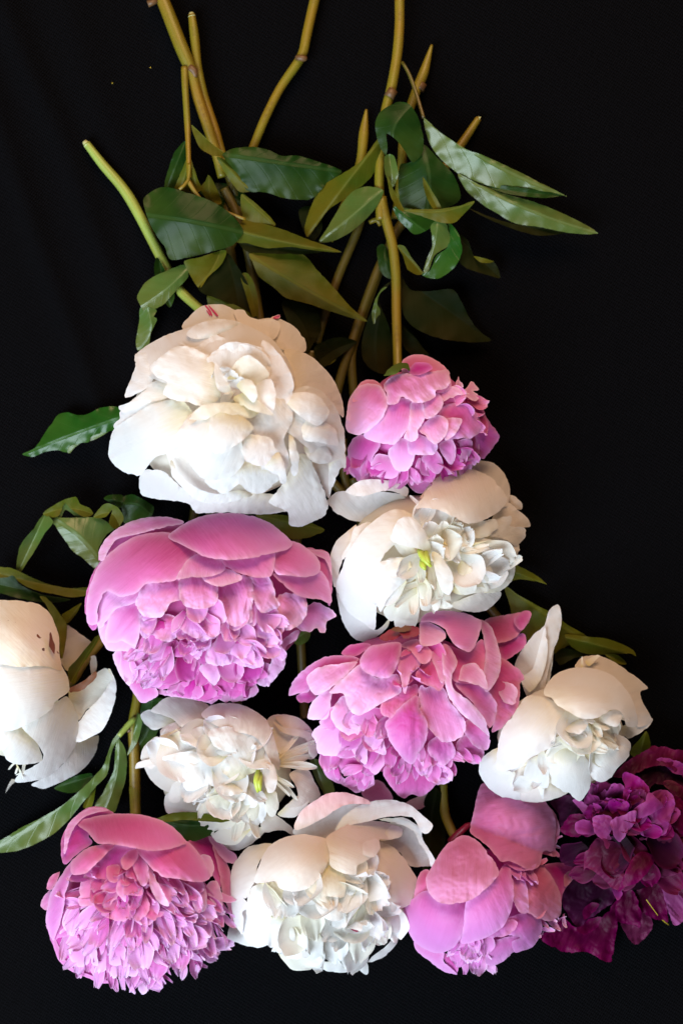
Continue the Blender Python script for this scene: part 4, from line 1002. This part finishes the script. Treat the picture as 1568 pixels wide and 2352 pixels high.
f.fill('620 950 1020 930 1180 960 960 1080 680 1080', 24, [760, 600], (40, 62), (20, 65), ('frill', 'narrow'), ['pink_pale', 'pink'], dz=2)
f.fill('300 720 600 720 620 980 360 960', 12, [760, 400], (50, 76), (10, 50), ('frill', 'broad'), ['pink_pale', 'pink'], dz=2)
f.fill('260 980 560 980 540 1140 380 1140', 8, [760, 500], (40, 62), (5, 40), ('frill', 'broad'), ['pink'], dz=-2)
f.fill('700 280 960 320 900 520 720 560', 8, [760, 300], (46, 66), (25, 65), ('broad', 'narrow'), ['pink_rose', 'pink'], dz=2)
f.tube(l3, '945 432 860 560 760 700 640 860 560 960', [14, 16, 18, 18, 16], [8, 12, 12, 12, 12])
f.tube(l4, '760 200 640 480 540 760 480 980 500 1300', [14, 14, 12, 12, 12], 11.5, 'stem_dim')
f.tube(cG, '420 -700 600 -300 720 0 760 200 750 420', [14, 18, 36, 60, 110], 12, 'stem_dim')
f.tube(l3, '938 428 950 436', [15, 15], [3, 8], 'cut', 'cut_end')
f.leaf(l7, '218 268 330 342 460 415 580 478 700 568 842 660 700 722 600 782 400 690 290 530 255 400', [220, 270], [840, 700], 46, 26, 'leaf_olive', fold=-20, arch=12)
f.leaf(cG, '55 275 90 230 165 205 155 270 100 302', [160, 215], [60, 285], 60, 50, 'leaf_pale')
f.leaf(cG, '165 985 235 1000 312 1170 262 1205 200 1105', [190, 985], [270, 1200], 56, 40, 'leaf_pale')

# ================================================================== 8 white peony on the right
f = Peony(cH, 'white peony with one tall rolled petal standing beside its domed head', [(720, 1080, 620, 500, 140)], [700, 800], 'white_blush', zoff=35)
P = f.petal
P('350 525 400 400 500 270 580 200 620 80 690 38 718 150 692 300 652 400 602 600 562 775 450 765 400 645', 0, 'white_warm_lit', flat=105, tuck=0, dome=12, name='petal', label='tall rolled upright petal')
P('582 220 603 300 603 440 562 602 480 725 430 692 398 612 490 540 532 400', 0, 'white', flat=124, tuck=0, dome=5)
P('600 600 640 440 662 330 640 520 610 700 590 760', 0, 'white', flat=96, tuck=0, dome=2)
P('820 525 880 450 1000 438 1130 488 1250 568 1392 685 1340 722 1352 802 1422 942 1310 995 1225 780 1100 640 950 580', -18, 'white_warm_lit', tuck=0)
P('1185 1005 1310 942 1430 932 1382 1012 1240 1088', -26, 'white', tuck=0)
P('865 525 875 440 888 500 882 530', 20, 'white_cream', tuck=0, dome=0, jag=0.4); P('900 480 980 435 1020 440 960 500 930 520', 10, 'white_cream', tuck=0, jag=3)
P('66 1292 90 1238 220 1160 260 1260 230 1340 352 1352 332 1442 392 1522 382 1572 270 1562 150 1482 78 1382', -4, 'white', dome=12)
P('240 1330 420 1290 640 1400 600 1520 420 1540 300 1480', -20, 'white_warm_lit')
P('325 1470 450 1430 640 1430 770 1505 660 1562 520 1592 388 1572 388 1522', -14, 'white_warm_lit', dome=10)
P('900 1000 1100 1035 1252 1110 1235 1205 1080 1190 960 1150', -2, 'white_warm_lit')
P('915 1200 1050 1170 1225 1145 1245 1230 1152 1322 1102 1402 1022 1432 950 1392 912 1292', 8, 'white_blush', dome=12)
P('458 1262 560 1205 613 1290 613 1462 560 1472 470 1432 418 1372', 10, 'white', dome=-8)
P('515 1435 585 1465 578 1500 570 1567 540 1500', 8, 'white', jag=0.5)
P('588 1200 680 1120 780 1170 905 1225 942 1380 933 1482 862 1582 780 1532 650 1452 618 1352', 16, 'white', dome=14, jag=2)
P('218 1155 250 1020 350 880 420 780 480 752 640 785 765 885 745 1000 665 1062 662 1132 580 1192 470 1242 400 1302 280 1345 208 1325', 16, 'white_blush', dome=22, tuck=10, jag=2)
P('645 1042 730 1010 852 1115 902 1225 840 1215 735 1145', 20, 'white_cream', rib=2)
P('858 1030 960 1065 988 1112 920 1092', 12, 'white_cream'); P('918 1142 1080 1118 1103 1168 990 1174', 16, 'white_cream')
P('735 1002 860 945 925 968 862 1052 765 1035', 26, 'white', jag=3); P('998 932 1120 865 1195 890 1155 995 1060 972', 24, 'white', jag=3)
P('925 960 1010 968 1093 1010 1040 1028 980 995', 20, 'white_cream')
P('578 742 600 660 700 568 850 528 1000 548 1120 598 1222 698 1293 840 1313 982 1230 992 1190 890 1120 860 1000 925 880 935 780 885 680 825 640 770', 26, 'white_warm_lit', dome=26, rib=2.2, tuck=0)
f.fill('700 920 1200 880 1160 1010 760 1040', 6, [950, 800], (50, 76), (5, 30), ('frill', 'narrow'), ['white', 'white_cream'], dz=8)
f.fill('640 1040 1080 1060 1060 1220 700 1200', 9, [900, 900], (70, 110), (3, 24), ('narrow', 'broad'), ['white_cream', 'white'], dz=8)
f.fill('340 1300 600 1240 600 1420 400 1440', 4, [700, 900], (40, 60), (10, 45), ('frill', 'narrow'), ['white'], dz=4)
f.tube(cH, '-700 -900 -300 -400 150 60 400 420 560 700 680 900', [16, 18, 20, 26, 40, 80], 12, 'stem_dim')
f.leaf(l7, '678 640 830 653 980 668 1100 708 1192 758 1213 805 1170 783 1040 788 900 792 790 772 720 725', [680, 660], [1212, 802], 50, 30, 'leaf_olive', fold=-18, arch=10)
f.leaf(l7, '978 788 1080 798 1142 862 1060 856', [980, 790], [1142, 862], 30, 24, 'leaf_olive')
f.leaf(l7, '600 800 660 740 760 760 820 800 740 820 640 870', [820, 790], [600, 830], 20, 24, 'leaf_shade')

# ================================================================== 9 pink peony at the lower left
f = Peony(cI, 'round pink peony with dense fringed petals, on the bare cloth at the lower corner', [(770, 790, 660, 600, 185)], [700, 110], 'pink')
P = f.petal
P('218 485 213 330 260 230 330 150 420 93 520 93 600 135 500 200 420 300 440 360 330 440 250 515', -12, 'pink_deep', dome=-8, tuck=0)
P('228 420 248 250 330 150 440 93 560 112 490 132 385 165 295 265 245 430', 6, 'pink', dome=4, tuck=0)
P('1150 350 1290 298 1400 380 1500 440 1492 492 1440 502 1400 562 1380 690 1290 520', -22, 'pink_deep', tuck=0)
P('1285 298 1370 345 1503 448 1493 502 1430 500 1340 392', -2, 'pink', tuck=0)
P('1330 380 1420 478 1473 620 1473 780 1483 955 1420 790 1390 660 1365 520', -4, 'pink_rose', tuck=0)
P('1240 450 1310 455 1340 530 1330 600 1290 590', 4, 'pink_pale', tuck=0)
P('100 905 130 740 220 578 300 478 420 388 600 368 485 492 390 582 290 592 250 722 222 872 160 1075 108 982', 14, 'pink', dome=12)
P('298 478 430 385 605 370 520 462 400 575 300 592 278 540', 22, 'pink_rose', dome=8, tuck=4)
P('170 1060 230 860 290 690 320 850 290 1020 190 1062', -6, 'pink_deep', dome=-6)
P('60 825 80 758 135 708 115 852', -14, 'pink'); P('103 692 130 610 205 568 155 692', -8, 'pink_rose')
P('98 962 170 1075 260 1245 400 1325 585 1385 500 1392 400 1350 278 1302 188 1212 148 1082', -20, 'pink_deep')
P('110 960 200 800 320 900 420 1150 600 1330 560 1388 400 1338 270 1288 180 1190', -34, 'pink_deep')
P('395 590 500 480 600 375 765 395 670 480 650 630 500 620', -16, 'pink_deep', dome=-12, tuck=0)
P('335 762 380 598 500 585 622 615 645 720 545 842 470 822 360 822', -4, 'pink_rose', jag=2)
P('552 532 642 525 625 645 558 635', 2, 'pink_rose'); P('658 462 760 398 775 470 705 552 658 545', 6, 'pink_rose')
P('738 522 800 438 862 560 843 662 800 665', 10, 'pink'); P('615 702 662 555 690 785 650 760', 8, 'pink')
P('668 722 700 588 800 655 805 742 720 745', 8, 'pink_rose'); P('505 872 640 735 745 880 680 935 600 925', 0, 'pink_rose', jag=2)
P('728 782 830 738 865 850 770 932', 2, 'pink_rose', jag=2); P('798 822 900 845 975 870 900 925 818 892', 4, 'pink_rose', jag=2)
P('928 612 1000 615 1025 785 955 785', 6, 'pink'); P('858 530 900 595 1008 815 930 795 868 682', 14, 'pink_pale')
P('1138 662 1250 635 1285 740 1275 852 1210 865 1168 762', 12, 'pink_pale', wav=6, lam=26); P('1285 652 1360 635 1405 740 1395 835 1308 772', 8, 'pink_pale', jag=2)
P('765 402 900 405 1100 365 1140 340 1232 438 1303 560 1313 612 1260 643 1170 643 1060 622 950 602 858 522', 20, 'pink_rose', dome=14)
P('318 207 450 163 640 138 800 148 950 188 1060 258 1133 345 1100 372 1000 402 880 417 760 397 600 367 480 357 400 275', 34, 'pink_rose', dome=16)
P('565 1245 578 1118 640 1095 693 1150 673 1242 620 1264', 12, 'pink_pale'); P('655 1272 740 1225 785 1290 762 1344 690 1334', 8, 'pink_pale')
P('258 1132 300 1055 405 1180 425 1242 350 1274 288 1234', 4, 'pink_pale'); P('375 1002 430 995 465 1110 485 1265 440 1245 408 1122', 12, 'pink_pale')
P('755 1370 830 1395 848 1450 810 1478 768 1422', -6, 'pink_pale'); P('780 1000 900 980 1000 1000 960 1110 880 1150 800 1080', -4, 'pink_rose', dome=-8, jag=2)
f.fill('270 700 400 840 600 900 900 920 1000 1000 900 1390 600 1385 320 1290 210 1100 280 900', 84, [760, 420], (58, 100), (5, 34), ('narrow', 'frill', 'narrow', 'strap'), ['pink_pale', 'pink_pale', 'pink'], dz=0, spread=14, wid=(0.45, 0.95), rollsd=30)
f.fill('1000 640 1160 700 1400 780 1465 950 1320 1200 1130 1330 900 1390 960 1000', 84, [760, 420], (52, 90), (6, 40), ('narrow', 'frill', 'narrow'), ['pink_pale', 'pink_pale', 'pink'], dz=0, spread=18, wid=(0.45, 0.95), rollsd=32)
f.fill('340 600 640 560 860 600 900 880 560 900', 18, [700, 400], (40, 64), (20, 60), ('frill', 'broad'), ['pink_rose', 'pink'], dz=-2)
f.tube(l1, '665 80 680 200 700 380 740 560 800 740 840 880 900 1010', [26, 26, 26, 24, 22, 20, 18], [9, 12, 11, 11, 11, 11, 11])
f.tube(l1, '662 68 667 92', [26, 26], [5, 10], 'cut', 'cut_end')
f.tube(l2, '800 250 860 480 760 800 700 1100 650 1400 640 1900 560 2400 500 2620', [16, 14, 14, 14, 14, 14, 16, 18], 11.5, 'stem_dim')
f.tube(l6, '900 -200 870 0 858 160 835 310 842 500 848 760 850 900', [16, 18, 24, 34, 36, 40, 60], [12, 12, 12, 13, 14, 14, 13])
f.tube(l6, '800 345 825 352', [44, 40], [7, 7], 'node', 'leaf_node')
f.tube(cI, '750 -60 760 140 770 300', [38, 60, 110], 13)
f.tube(l6, '850 270 800 320 745 385', [44, 52, 60], [8, 8, 6], 'stem_green', 'leaf_stalk')
L = f.leaf
L(l6, '772 328 702 420 652 560 582 648 500 728 380 828 260 898 140 958 40 1018 -30 1060 -30 1115 100 1107 200 1072 330 1002 430 912 520 802 602 702 672 622 702 480 745 400', [765, 340], [-30, 1090], 62, 22, 'leaf_pale', fold=-16, arch=16)
L(l6, '740 398 782 460 797 560 782 680 742 802 712 865 595 835 650 730 712 600 722 480', [742, 400], [650, 860], 60, 30, 'leaf_pale', fold=-14, arch=10)
L(l6, '862 240 892 290 862 420 798 505 830 400 842 330', [875, 245], [800, 500], 58, 44, 'leaf_pale', fold=6)
L(l6, '890 180 1025 150 1005 300 952 440 862 505 798 505 880 380', [950, 160], [810, 505], 36, 28, 'leaf_dark', fold=-10)
L(l6, '340 712 470 638 575 622 562 702 450 742', [570, 640], [345, 712], 20, 14, 'leaf_dark')
L(l6, '520 830 560 740 600 690 590 780 570 840', [600, 700], [540, 835], 34, 28, 'leaf_olive')

# ================================================================== 10 white peony, bottom centre
f = Peony(cJ, 'white peony with rose-edged upper petals and a packed creamy centre', [(700, 800, 630, 500, 170)], [760, 330], 'white_blush')
P = f.petal
P('508 362 530 315 700 250 860 155 1035 140 900 230 800 340 740 410 600 380', 0, 'white_blush', dome=-8, tuck=0, flat=170)
P('518 302 560 210 640 140 740 83 840 68 940 88 1035 128 1042 152 940 152 860 162 780 212 700 262 600 312 530 335', 0, 'white_rose_edge', dome=8, tuck=0, flat=205, tilt=(0, 0.25))
P('798 345 860 240 960 168 1080 128 1200 123 1320 158 1422 240 1482 300 1452 355 1400 352 1340 250 1180 240 1000 280 900 300', 0, 'white_blush', tuck=0, dome=8, flat=205, tilt=(0, 0.25))
P('1095 420 1200 265 1285 250 1392 320 1412 400 1442 490 1503 582 1440 588 1325 585 1235 480', 0, 'white', dome=-8, tuck=0, flat=160)
P('1100 260 1220 248 1312 278 1393 330 1413 400 1463 480 1505 572 1470 592 1440 500 1390 430 1350 340 1220 285', 0, 'white', dome=3, tuck=0, jag=2, flat=196)
P('52 1065 90 955 165 1050 185 1110 275 1150 180 1142 58 1102', -24, 'white_blush'); P('155 1005 300 955 340 895 375 1000 385 1105 270 1154 188 1122', -10, 'white', jag=2)
P('78 625 120 530 200 448 300 428 365 440 270 560 238 700 180 812 125 770 205 860 155 905 165 960 152 1065 98 982 78 802', 2, 'white_blush', dome=10)
P('80 900 200 850 370 890 410 1060 270 1120 165 1065 100 990', -16, 'white_blush')
P('185 855 230 728 380 695 445 760 405 885 320 955 280 985 198 962', 10, 'white', wav=9, lam=24, jag=3, ruf=6)
P('1015 1255 1150 1150 1245 1045 1235 1120 1152 1212 1060 1254', -14, 'white_blush')
P('1195 905 1270 865 1275 980 1232 1055 1155 1002', 0, 'white_blush')
P('1095 430 1200 448 1303 560 1373 680 1388 795 1342 845 1280 875 1200 905 1130 760 1080 600', 8, 'white_warm_lit', dome=14, jag=2)
P('355 1000 420 990 505 1150 525 1235 460 1254 428 1182 378 1112', -2, 'white', jag=2)
P('515 1222 640 1245 820 1250 965 1255 952 1312 840 1328 710 1312 600 1272', -14, 'white', jag=2)
P('815 1232 900 1205 1005 1235 1033 1290 1023 1344 940 1292', 6, 'white')
P('535 1135 600 1015 705 1075 715 1192 640 1244 558 1204', 12, 'white'); P('345 990 420 915 505 1000 525 1105 450 1134', 6, 'white', jag=2)
P('615 742 700 635 780 570 865 625 875 740 855 805 740 795 742 842 680 815', 12, 'white_cream', jag=2)
P('665 845 760 795 835 838 865 932 820 972 720 945', 18, 'white_warm_lit', dome=14)
P('860 1000 930 950 1040 960 1060 1020 980 1060 900 1050', 10, 'white', dome=-10, jag=2); P('905 1018 955 1020 962 1045 930 1040', 18, 'red_streak', name='red_streak', dome=0, wav=1)
P('238 695 280 560 340 448 440 388 560 363 680 378 765 408 775 480 725 622 622 735 520 763 420 742 380 692 300 705', 22, 'white_warm_lit', dome=20)
P('738 392 820 328 920 278 1060 268 1190 288 1273 330 1262 372 1180 402 1110 402 1122 470 1060 522 960 582 942 642 850 634 768 582 758 480', 20, 'white_warm_lit', dome=12, tuck=0)
P('1120 405 1190 305 1265 325 1255 382', 32, 'white', tuck=0); P('928 412 1000 418 1090 398 1113 460 1070 523 990 502', 32, 'white_blush', dome=8)
f.fill('400 780 620 740 860 800 940 640 1130 640 1200 900 1230 1050 1040 1220 820 1260 560 1240 380 1080', 38, [780, 700], (74, 120), (15, 60), ('frill', 'frill', 'broad'), ['white_cream', 'white', 'white'], dz=0, spread=55, sink=0.25, rollsd=30)
f.tube(l3, '424 390 412 500 395 640 330 820 250 1000', [18, 18, 18, 18, 16], [3, 12.5, 12, 11.5, 11.5])
f.tube(l4, '560 30 520 180 400 470 300 760 260 900', [20, 18, 16, 16, 14], [11.5] * 5, 'stem_dim')
f.tube(l4, '590 140 640 120 660 160', [24, 24, 24], [5, 8, 5], 'stem', 'leaf_node')
f.tube(l2, '1240 1180 1180 1600 1160 2200 1180 2700 1200 3100', [14, 12, 12, 12, 14], 11.5, 'stem_dim')
f.tube(cJ, '740 -300 760 100 750 360 720 600', [14, 26, 60, 110], 12, 'stem_dim')
f.leaf(cJ, '1420 400 1435 300 1465 100 1530 25 1575 100 1568 420 1485 560 1410 625', [1530, 30], [1420, 620], 40, 26, 'leaf_shade', fold=-12)

# ================================================================== 11 pink peony, lower right
f = Peony(cK, 'smooth two-lobed rose pink peony leaning beside the dark magenta bloom', [(700, 1060, 620, 560, 165), (960, 500, 420, 400, 105)], [560, 520], 'pink_cool_lit')
P = f.petal
P('1235 765 1400 738 1523 770 1455 902 1402 1002 1382 1102 1325 902', -18, 'pink_deep', tuck=0); P('1418 832 1513 800 1503 855 1420 942', -4, 'pink_warm_lit', tuck=0)
P('150 1045 200 830 285 800 280 980 180 1060', -8, 'pink_rose')
P('1225 238 1330 318 1378 460 1342 602 1343 682 1270 672 1215 602 1245 450', -6, 'pink_warm_lit', tuck=0)
P('625 475 650 340 680 200 725 80 880 60 1100 100 1250 220 1330 345 1345 480 1310 640 1240 645 1205 760 1120 792 960 725 880 725 780 605 700 545', 10, 'pink_soft', dome=10, wav=20, tuck=0, lam=75, rib=2.4)
P('915 722 1050 675 1185 685 1165 792 1100 804 1000 794', 12, 'pink_cool_lit', rib=2)
P('985 850 1060 845 1105 960 1115 1142 1040 1154 985 1042', 6, 'pink_cool_lit', rib=2, wav=7)
P('1085 885 1175 715 1285 820 1375 980 1385 1162 1300 1234 1200 1204 1105 1154 1098 1002', 4, 'pink_warm_lit', dome=12, wav=8)
P('1150 1180 1280 1030 1290 1080 1220 1200', 12, 'pink_warm_lit')
P('915 1225 1000 1175 1120 1155 1213 1208 1228 1300 1172 1422 1080 1474 1000 1484 975 1402 1045 1362 935 1335', 8, 'pink_cool_lit', dome=8)
P('755 1565 775 1420 900 1365 1055 1358 1002 1472 900 1564 800 1604', 10, 'pink_cool_lit')
P('775 1355 900 1245 980 1210 1025 1248 982 1322 880 1364', 16, 'pink_cool_lit')
P('158 1400 240 1445 405 1488 405 1562 505 1652 512 1674 400 1644 258 1542 178 1472', -4, 'pink_cool_lit'); P('398 1490 525 1555 512 1664 425 1572', -12, 'pink_deep')  # second sheet is a dark gap, its shade put in as deep pink
P('595 1055 760 955 860 825 935 735 985 880 995 1002 963 1152 902 1274 760 1364 555 1414 575 1250', 14, 'pink_cool_lit', dome=12)
P('66 1132 140 1045 260 970 380 1060 605 1045 615 1150 563 1332 480 1454 360 1494 240 1454 158 1394 98 1282', 18, 'pink_cool_lit', dome=14)
P('256 872 300 785 380 648 450 568 560 508 665 538 765 638 835 738 865 832 780 934 640 1044 480 1084 360 1064 278 984', 34, 'pink_soft', dome=-10, lift=20, wav=14, rib=2.6, lam=50)
f.fill('420 1450 700 1370 770 1420 770 1560 820 1600 790 1640 640 1615 520 1570', 26, [600, 1100], (34, 54), (15, 60), ('frill', 'narrow'), ['pink_pale', 'pink_cool_lit'], dz=4)
f.fill('1180 1220 1390 1160 1410 1250 1240 1350 1190 1330', 10, [900, 1000], (22, 38), (0, 40), ('narrow', 'strap'), ['pink_pale'], dz=2)
f.fill('1230 560 1370 520 1380 680 1200 780', 6, [900, 500], (22, 38), (0, 40), ('narrow', 'strap'), ['pink_pale', 'pink_warm_lit'], dz=-4)
f.fill('1000 760 1120 780 1140 900 1000 860', 6, [900, 500], (40, 56), (5, 30), ('frill',), ['pink_cool_lit'], dz=2)
f.tube(cK, '380 -300 400 100 415 320 460 440 540 620 640 900', [16, 30, 44, 60, 80, 110], 12)
f.tube(cK, '460 560 520 500 600 430 632 410', [70, 80, 86, 84], [9, 9, 8, 4], 'red_sepal', 'sepal')
f.tube(l4, '420 1500 480 1900 900 2600 1100 3000', [14, 12, 12, 14], 11.5, 'stem_dim')
f.leaf(cK, '245 205 330 105 422 205 405 350 355 680 258 725 248 400', [350, 120], [290, 720], 50, 36, 'leaf_shade', fold=-14)

# ================================================================== 12 dark magenta peony
f = Peony(cL, 'dark magenta open peony with drooping wine-red petals', [(1060, 1050, 720, 820, 120)], [1000, 980], 'magenta_purple', heart=0.55)
P = f.petal; KM = dict(wav=10, rib=2.5, lam=40, ruf=6, jag=2)
P('895 405 1000 280 1150 180 1290 108 1450 128 1700 200 1820 400 1600 420 1400 300 1200 330 1080 400', 4, 'magenta', **KM)
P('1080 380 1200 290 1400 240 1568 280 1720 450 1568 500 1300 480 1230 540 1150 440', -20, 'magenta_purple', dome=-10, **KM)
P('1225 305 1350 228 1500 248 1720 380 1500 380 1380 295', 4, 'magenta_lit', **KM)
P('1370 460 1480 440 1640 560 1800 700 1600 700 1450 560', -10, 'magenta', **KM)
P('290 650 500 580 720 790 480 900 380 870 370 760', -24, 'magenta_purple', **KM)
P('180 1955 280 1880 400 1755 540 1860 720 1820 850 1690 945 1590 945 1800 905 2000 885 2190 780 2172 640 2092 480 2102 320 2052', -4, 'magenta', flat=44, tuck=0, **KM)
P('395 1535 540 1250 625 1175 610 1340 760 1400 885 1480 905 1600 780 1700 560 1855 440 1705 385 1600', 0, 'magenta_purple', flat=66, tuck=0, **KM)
P('600 1700 680 1620 760 1640 700 1720 620 1790', 8, 'magenta', flat=72, tuck=0); P('540 1870 660 1780 780 1760 740 1860 620 1930', 8, 'magenta', flat=60, tuck=0)
P('965 1800 1080 1830 1155 1850 1165 1690 1275 1800 1255 1902 1130 2025 1050 1982', 0, 'magenta', flat=36, tuck=0, **KM)
P('1100 1545 1200 1390 1365 1390 1425 1785 1380 1795 1260 1765 1165 1695', 0, 'magenta', flat=58, tuck=0, **KM)
P('925 1605 1060 1475 1165 1700 1155 1855 1090 1832 938 1795', 0, 'magenta', flat=70, tuck=0, **KM)
P('1355 1395 1450 1350 1568 1490 1700 1700 1565 1805 1480 1835 1400 1620', 0, 'magenta_lit', flat=66, tuck=0, rib=4)
P('1440 1365 1800 1290 1820 1700 1568 1580', 0, 'magenta', flat=80, tuck=0, **KM)
P('1390 560 1568 640 1720 900 1510 1000 1390 1000 1470 800', 2, 'magenta', **KM)
P('1150 1000 1400 985 1568 940 1820 1100 1720 1290 1568 1340 1400 1375 1170 1400 1270 1190 1300 1080', 0, 'magenta', **KM)
P('635 1125 740 1000 900 1030 1005 1075 1015 1285 962 1485 880 1475 780 1375 640 1285 605 1345 618 1200', 8, 'magenta', **KM)
P('880 1480 930 1440 985 1530 940 1600 900 1540', 4, 'magenta_lit')
P('945 1515 1005 1345 1090 1185 1180 1125 1295 1190 1225 1335 1120 1435 1012 1465', 16, 'magenta', dome=12, wav=6)
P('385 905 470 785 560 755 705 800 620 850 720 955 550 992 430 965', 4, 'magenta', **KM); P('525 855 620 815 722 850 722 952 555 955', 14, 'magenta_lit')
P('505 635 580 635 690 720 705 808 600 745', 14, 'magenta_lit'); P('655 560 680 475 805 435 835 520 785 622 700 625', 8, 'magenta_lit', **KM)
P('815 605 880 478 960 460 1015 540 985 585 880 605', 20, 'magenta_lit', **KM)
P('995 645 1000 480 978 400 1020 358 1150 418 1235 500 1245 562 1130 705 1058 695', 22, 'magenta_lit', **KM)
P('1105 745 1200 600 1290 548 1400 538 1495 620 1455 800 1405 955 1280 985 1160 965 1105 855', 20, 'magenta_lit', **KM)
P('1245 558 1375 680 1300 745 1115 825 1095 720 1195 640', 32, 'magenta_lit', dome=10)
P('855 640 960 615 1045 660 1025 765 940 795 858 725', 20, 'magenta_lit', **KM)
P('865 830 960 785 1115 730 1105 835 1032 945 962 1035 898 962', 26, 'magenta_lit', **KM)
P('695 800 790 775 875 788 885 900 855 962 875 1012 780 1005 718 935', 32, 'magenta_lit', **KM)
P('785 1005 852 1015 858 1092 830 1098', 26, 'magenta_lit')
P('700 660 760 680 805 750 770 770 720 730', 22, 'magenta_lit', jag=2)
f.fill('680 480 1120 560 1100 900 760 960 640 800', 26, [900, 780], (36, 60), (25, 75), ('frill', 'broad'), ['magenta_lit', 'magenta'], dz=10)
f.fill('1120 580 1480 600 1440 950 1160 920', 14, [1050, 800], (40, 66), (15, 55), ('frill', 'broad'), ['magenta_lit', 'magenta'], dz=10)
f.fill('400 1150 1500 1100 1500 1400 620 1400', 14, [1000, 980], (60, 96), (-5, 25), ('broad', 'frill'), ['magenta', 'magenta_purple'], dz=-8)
f.tube(cL, '1215 1590 1280 1680 1350 1770 1430 1832', [84, 74, 60, 44], [1.0, 0.9, 0.9, 1.6], 'stamen', 'stamen')
f.tube(cL, '100 -500 400 -100 700 300 900 650 1000 900', [14, 16, 24, 50, 80], 12, 'stem_dim')
f.leaf(l7, '1290 1368 1325 1460 1315 1545 1230 1580 1165 1525 1240 1430', [1240, 1570], [1292, 1370], 60, 76, 'leaf_olive', fold=-14)

# ------------------------------------------------------------------ pollen specks on the cloth
for q, (x, y) in enumerate(((345, 153), (258, 190))):
    me = bpy.data.meshes.new('pollen_speck')
    vs = [(math.cos(a) * math.cos(b) * 0.0004, math.sin(a) * math.cos(b) * 0.00035, math.sin(b) * 0.0003) for b in (-1.2, -0.4, 0.4, 1.2) for a in (0, 1.05, 2.1, 3.15, 4.2, 5.25)]
    fs = [(j*6+i, j*6+(i+1) % 6, (j+1)*6+(i+1) % 6, (j+1)*6+i) for j in range(3) for i in range(6)] + [(18, 19, 20, 21, 22, 23), (5, 4, 3, 2, 1, 0)]
    me.from_pydata(vs, [], fs)
    p = world_pt(x, y, 2); p.z = cloth_z(p.x, p.y) + 0.0004
    o = add_obj('pollen_speck', me, M['stamen'], None, p)
    o['label'] = 'tiny yellow pollen speck on the black cloth near the cut stems'; o['category'] = 'pollen'; o['group'] = 'pollen specks on the cloth'
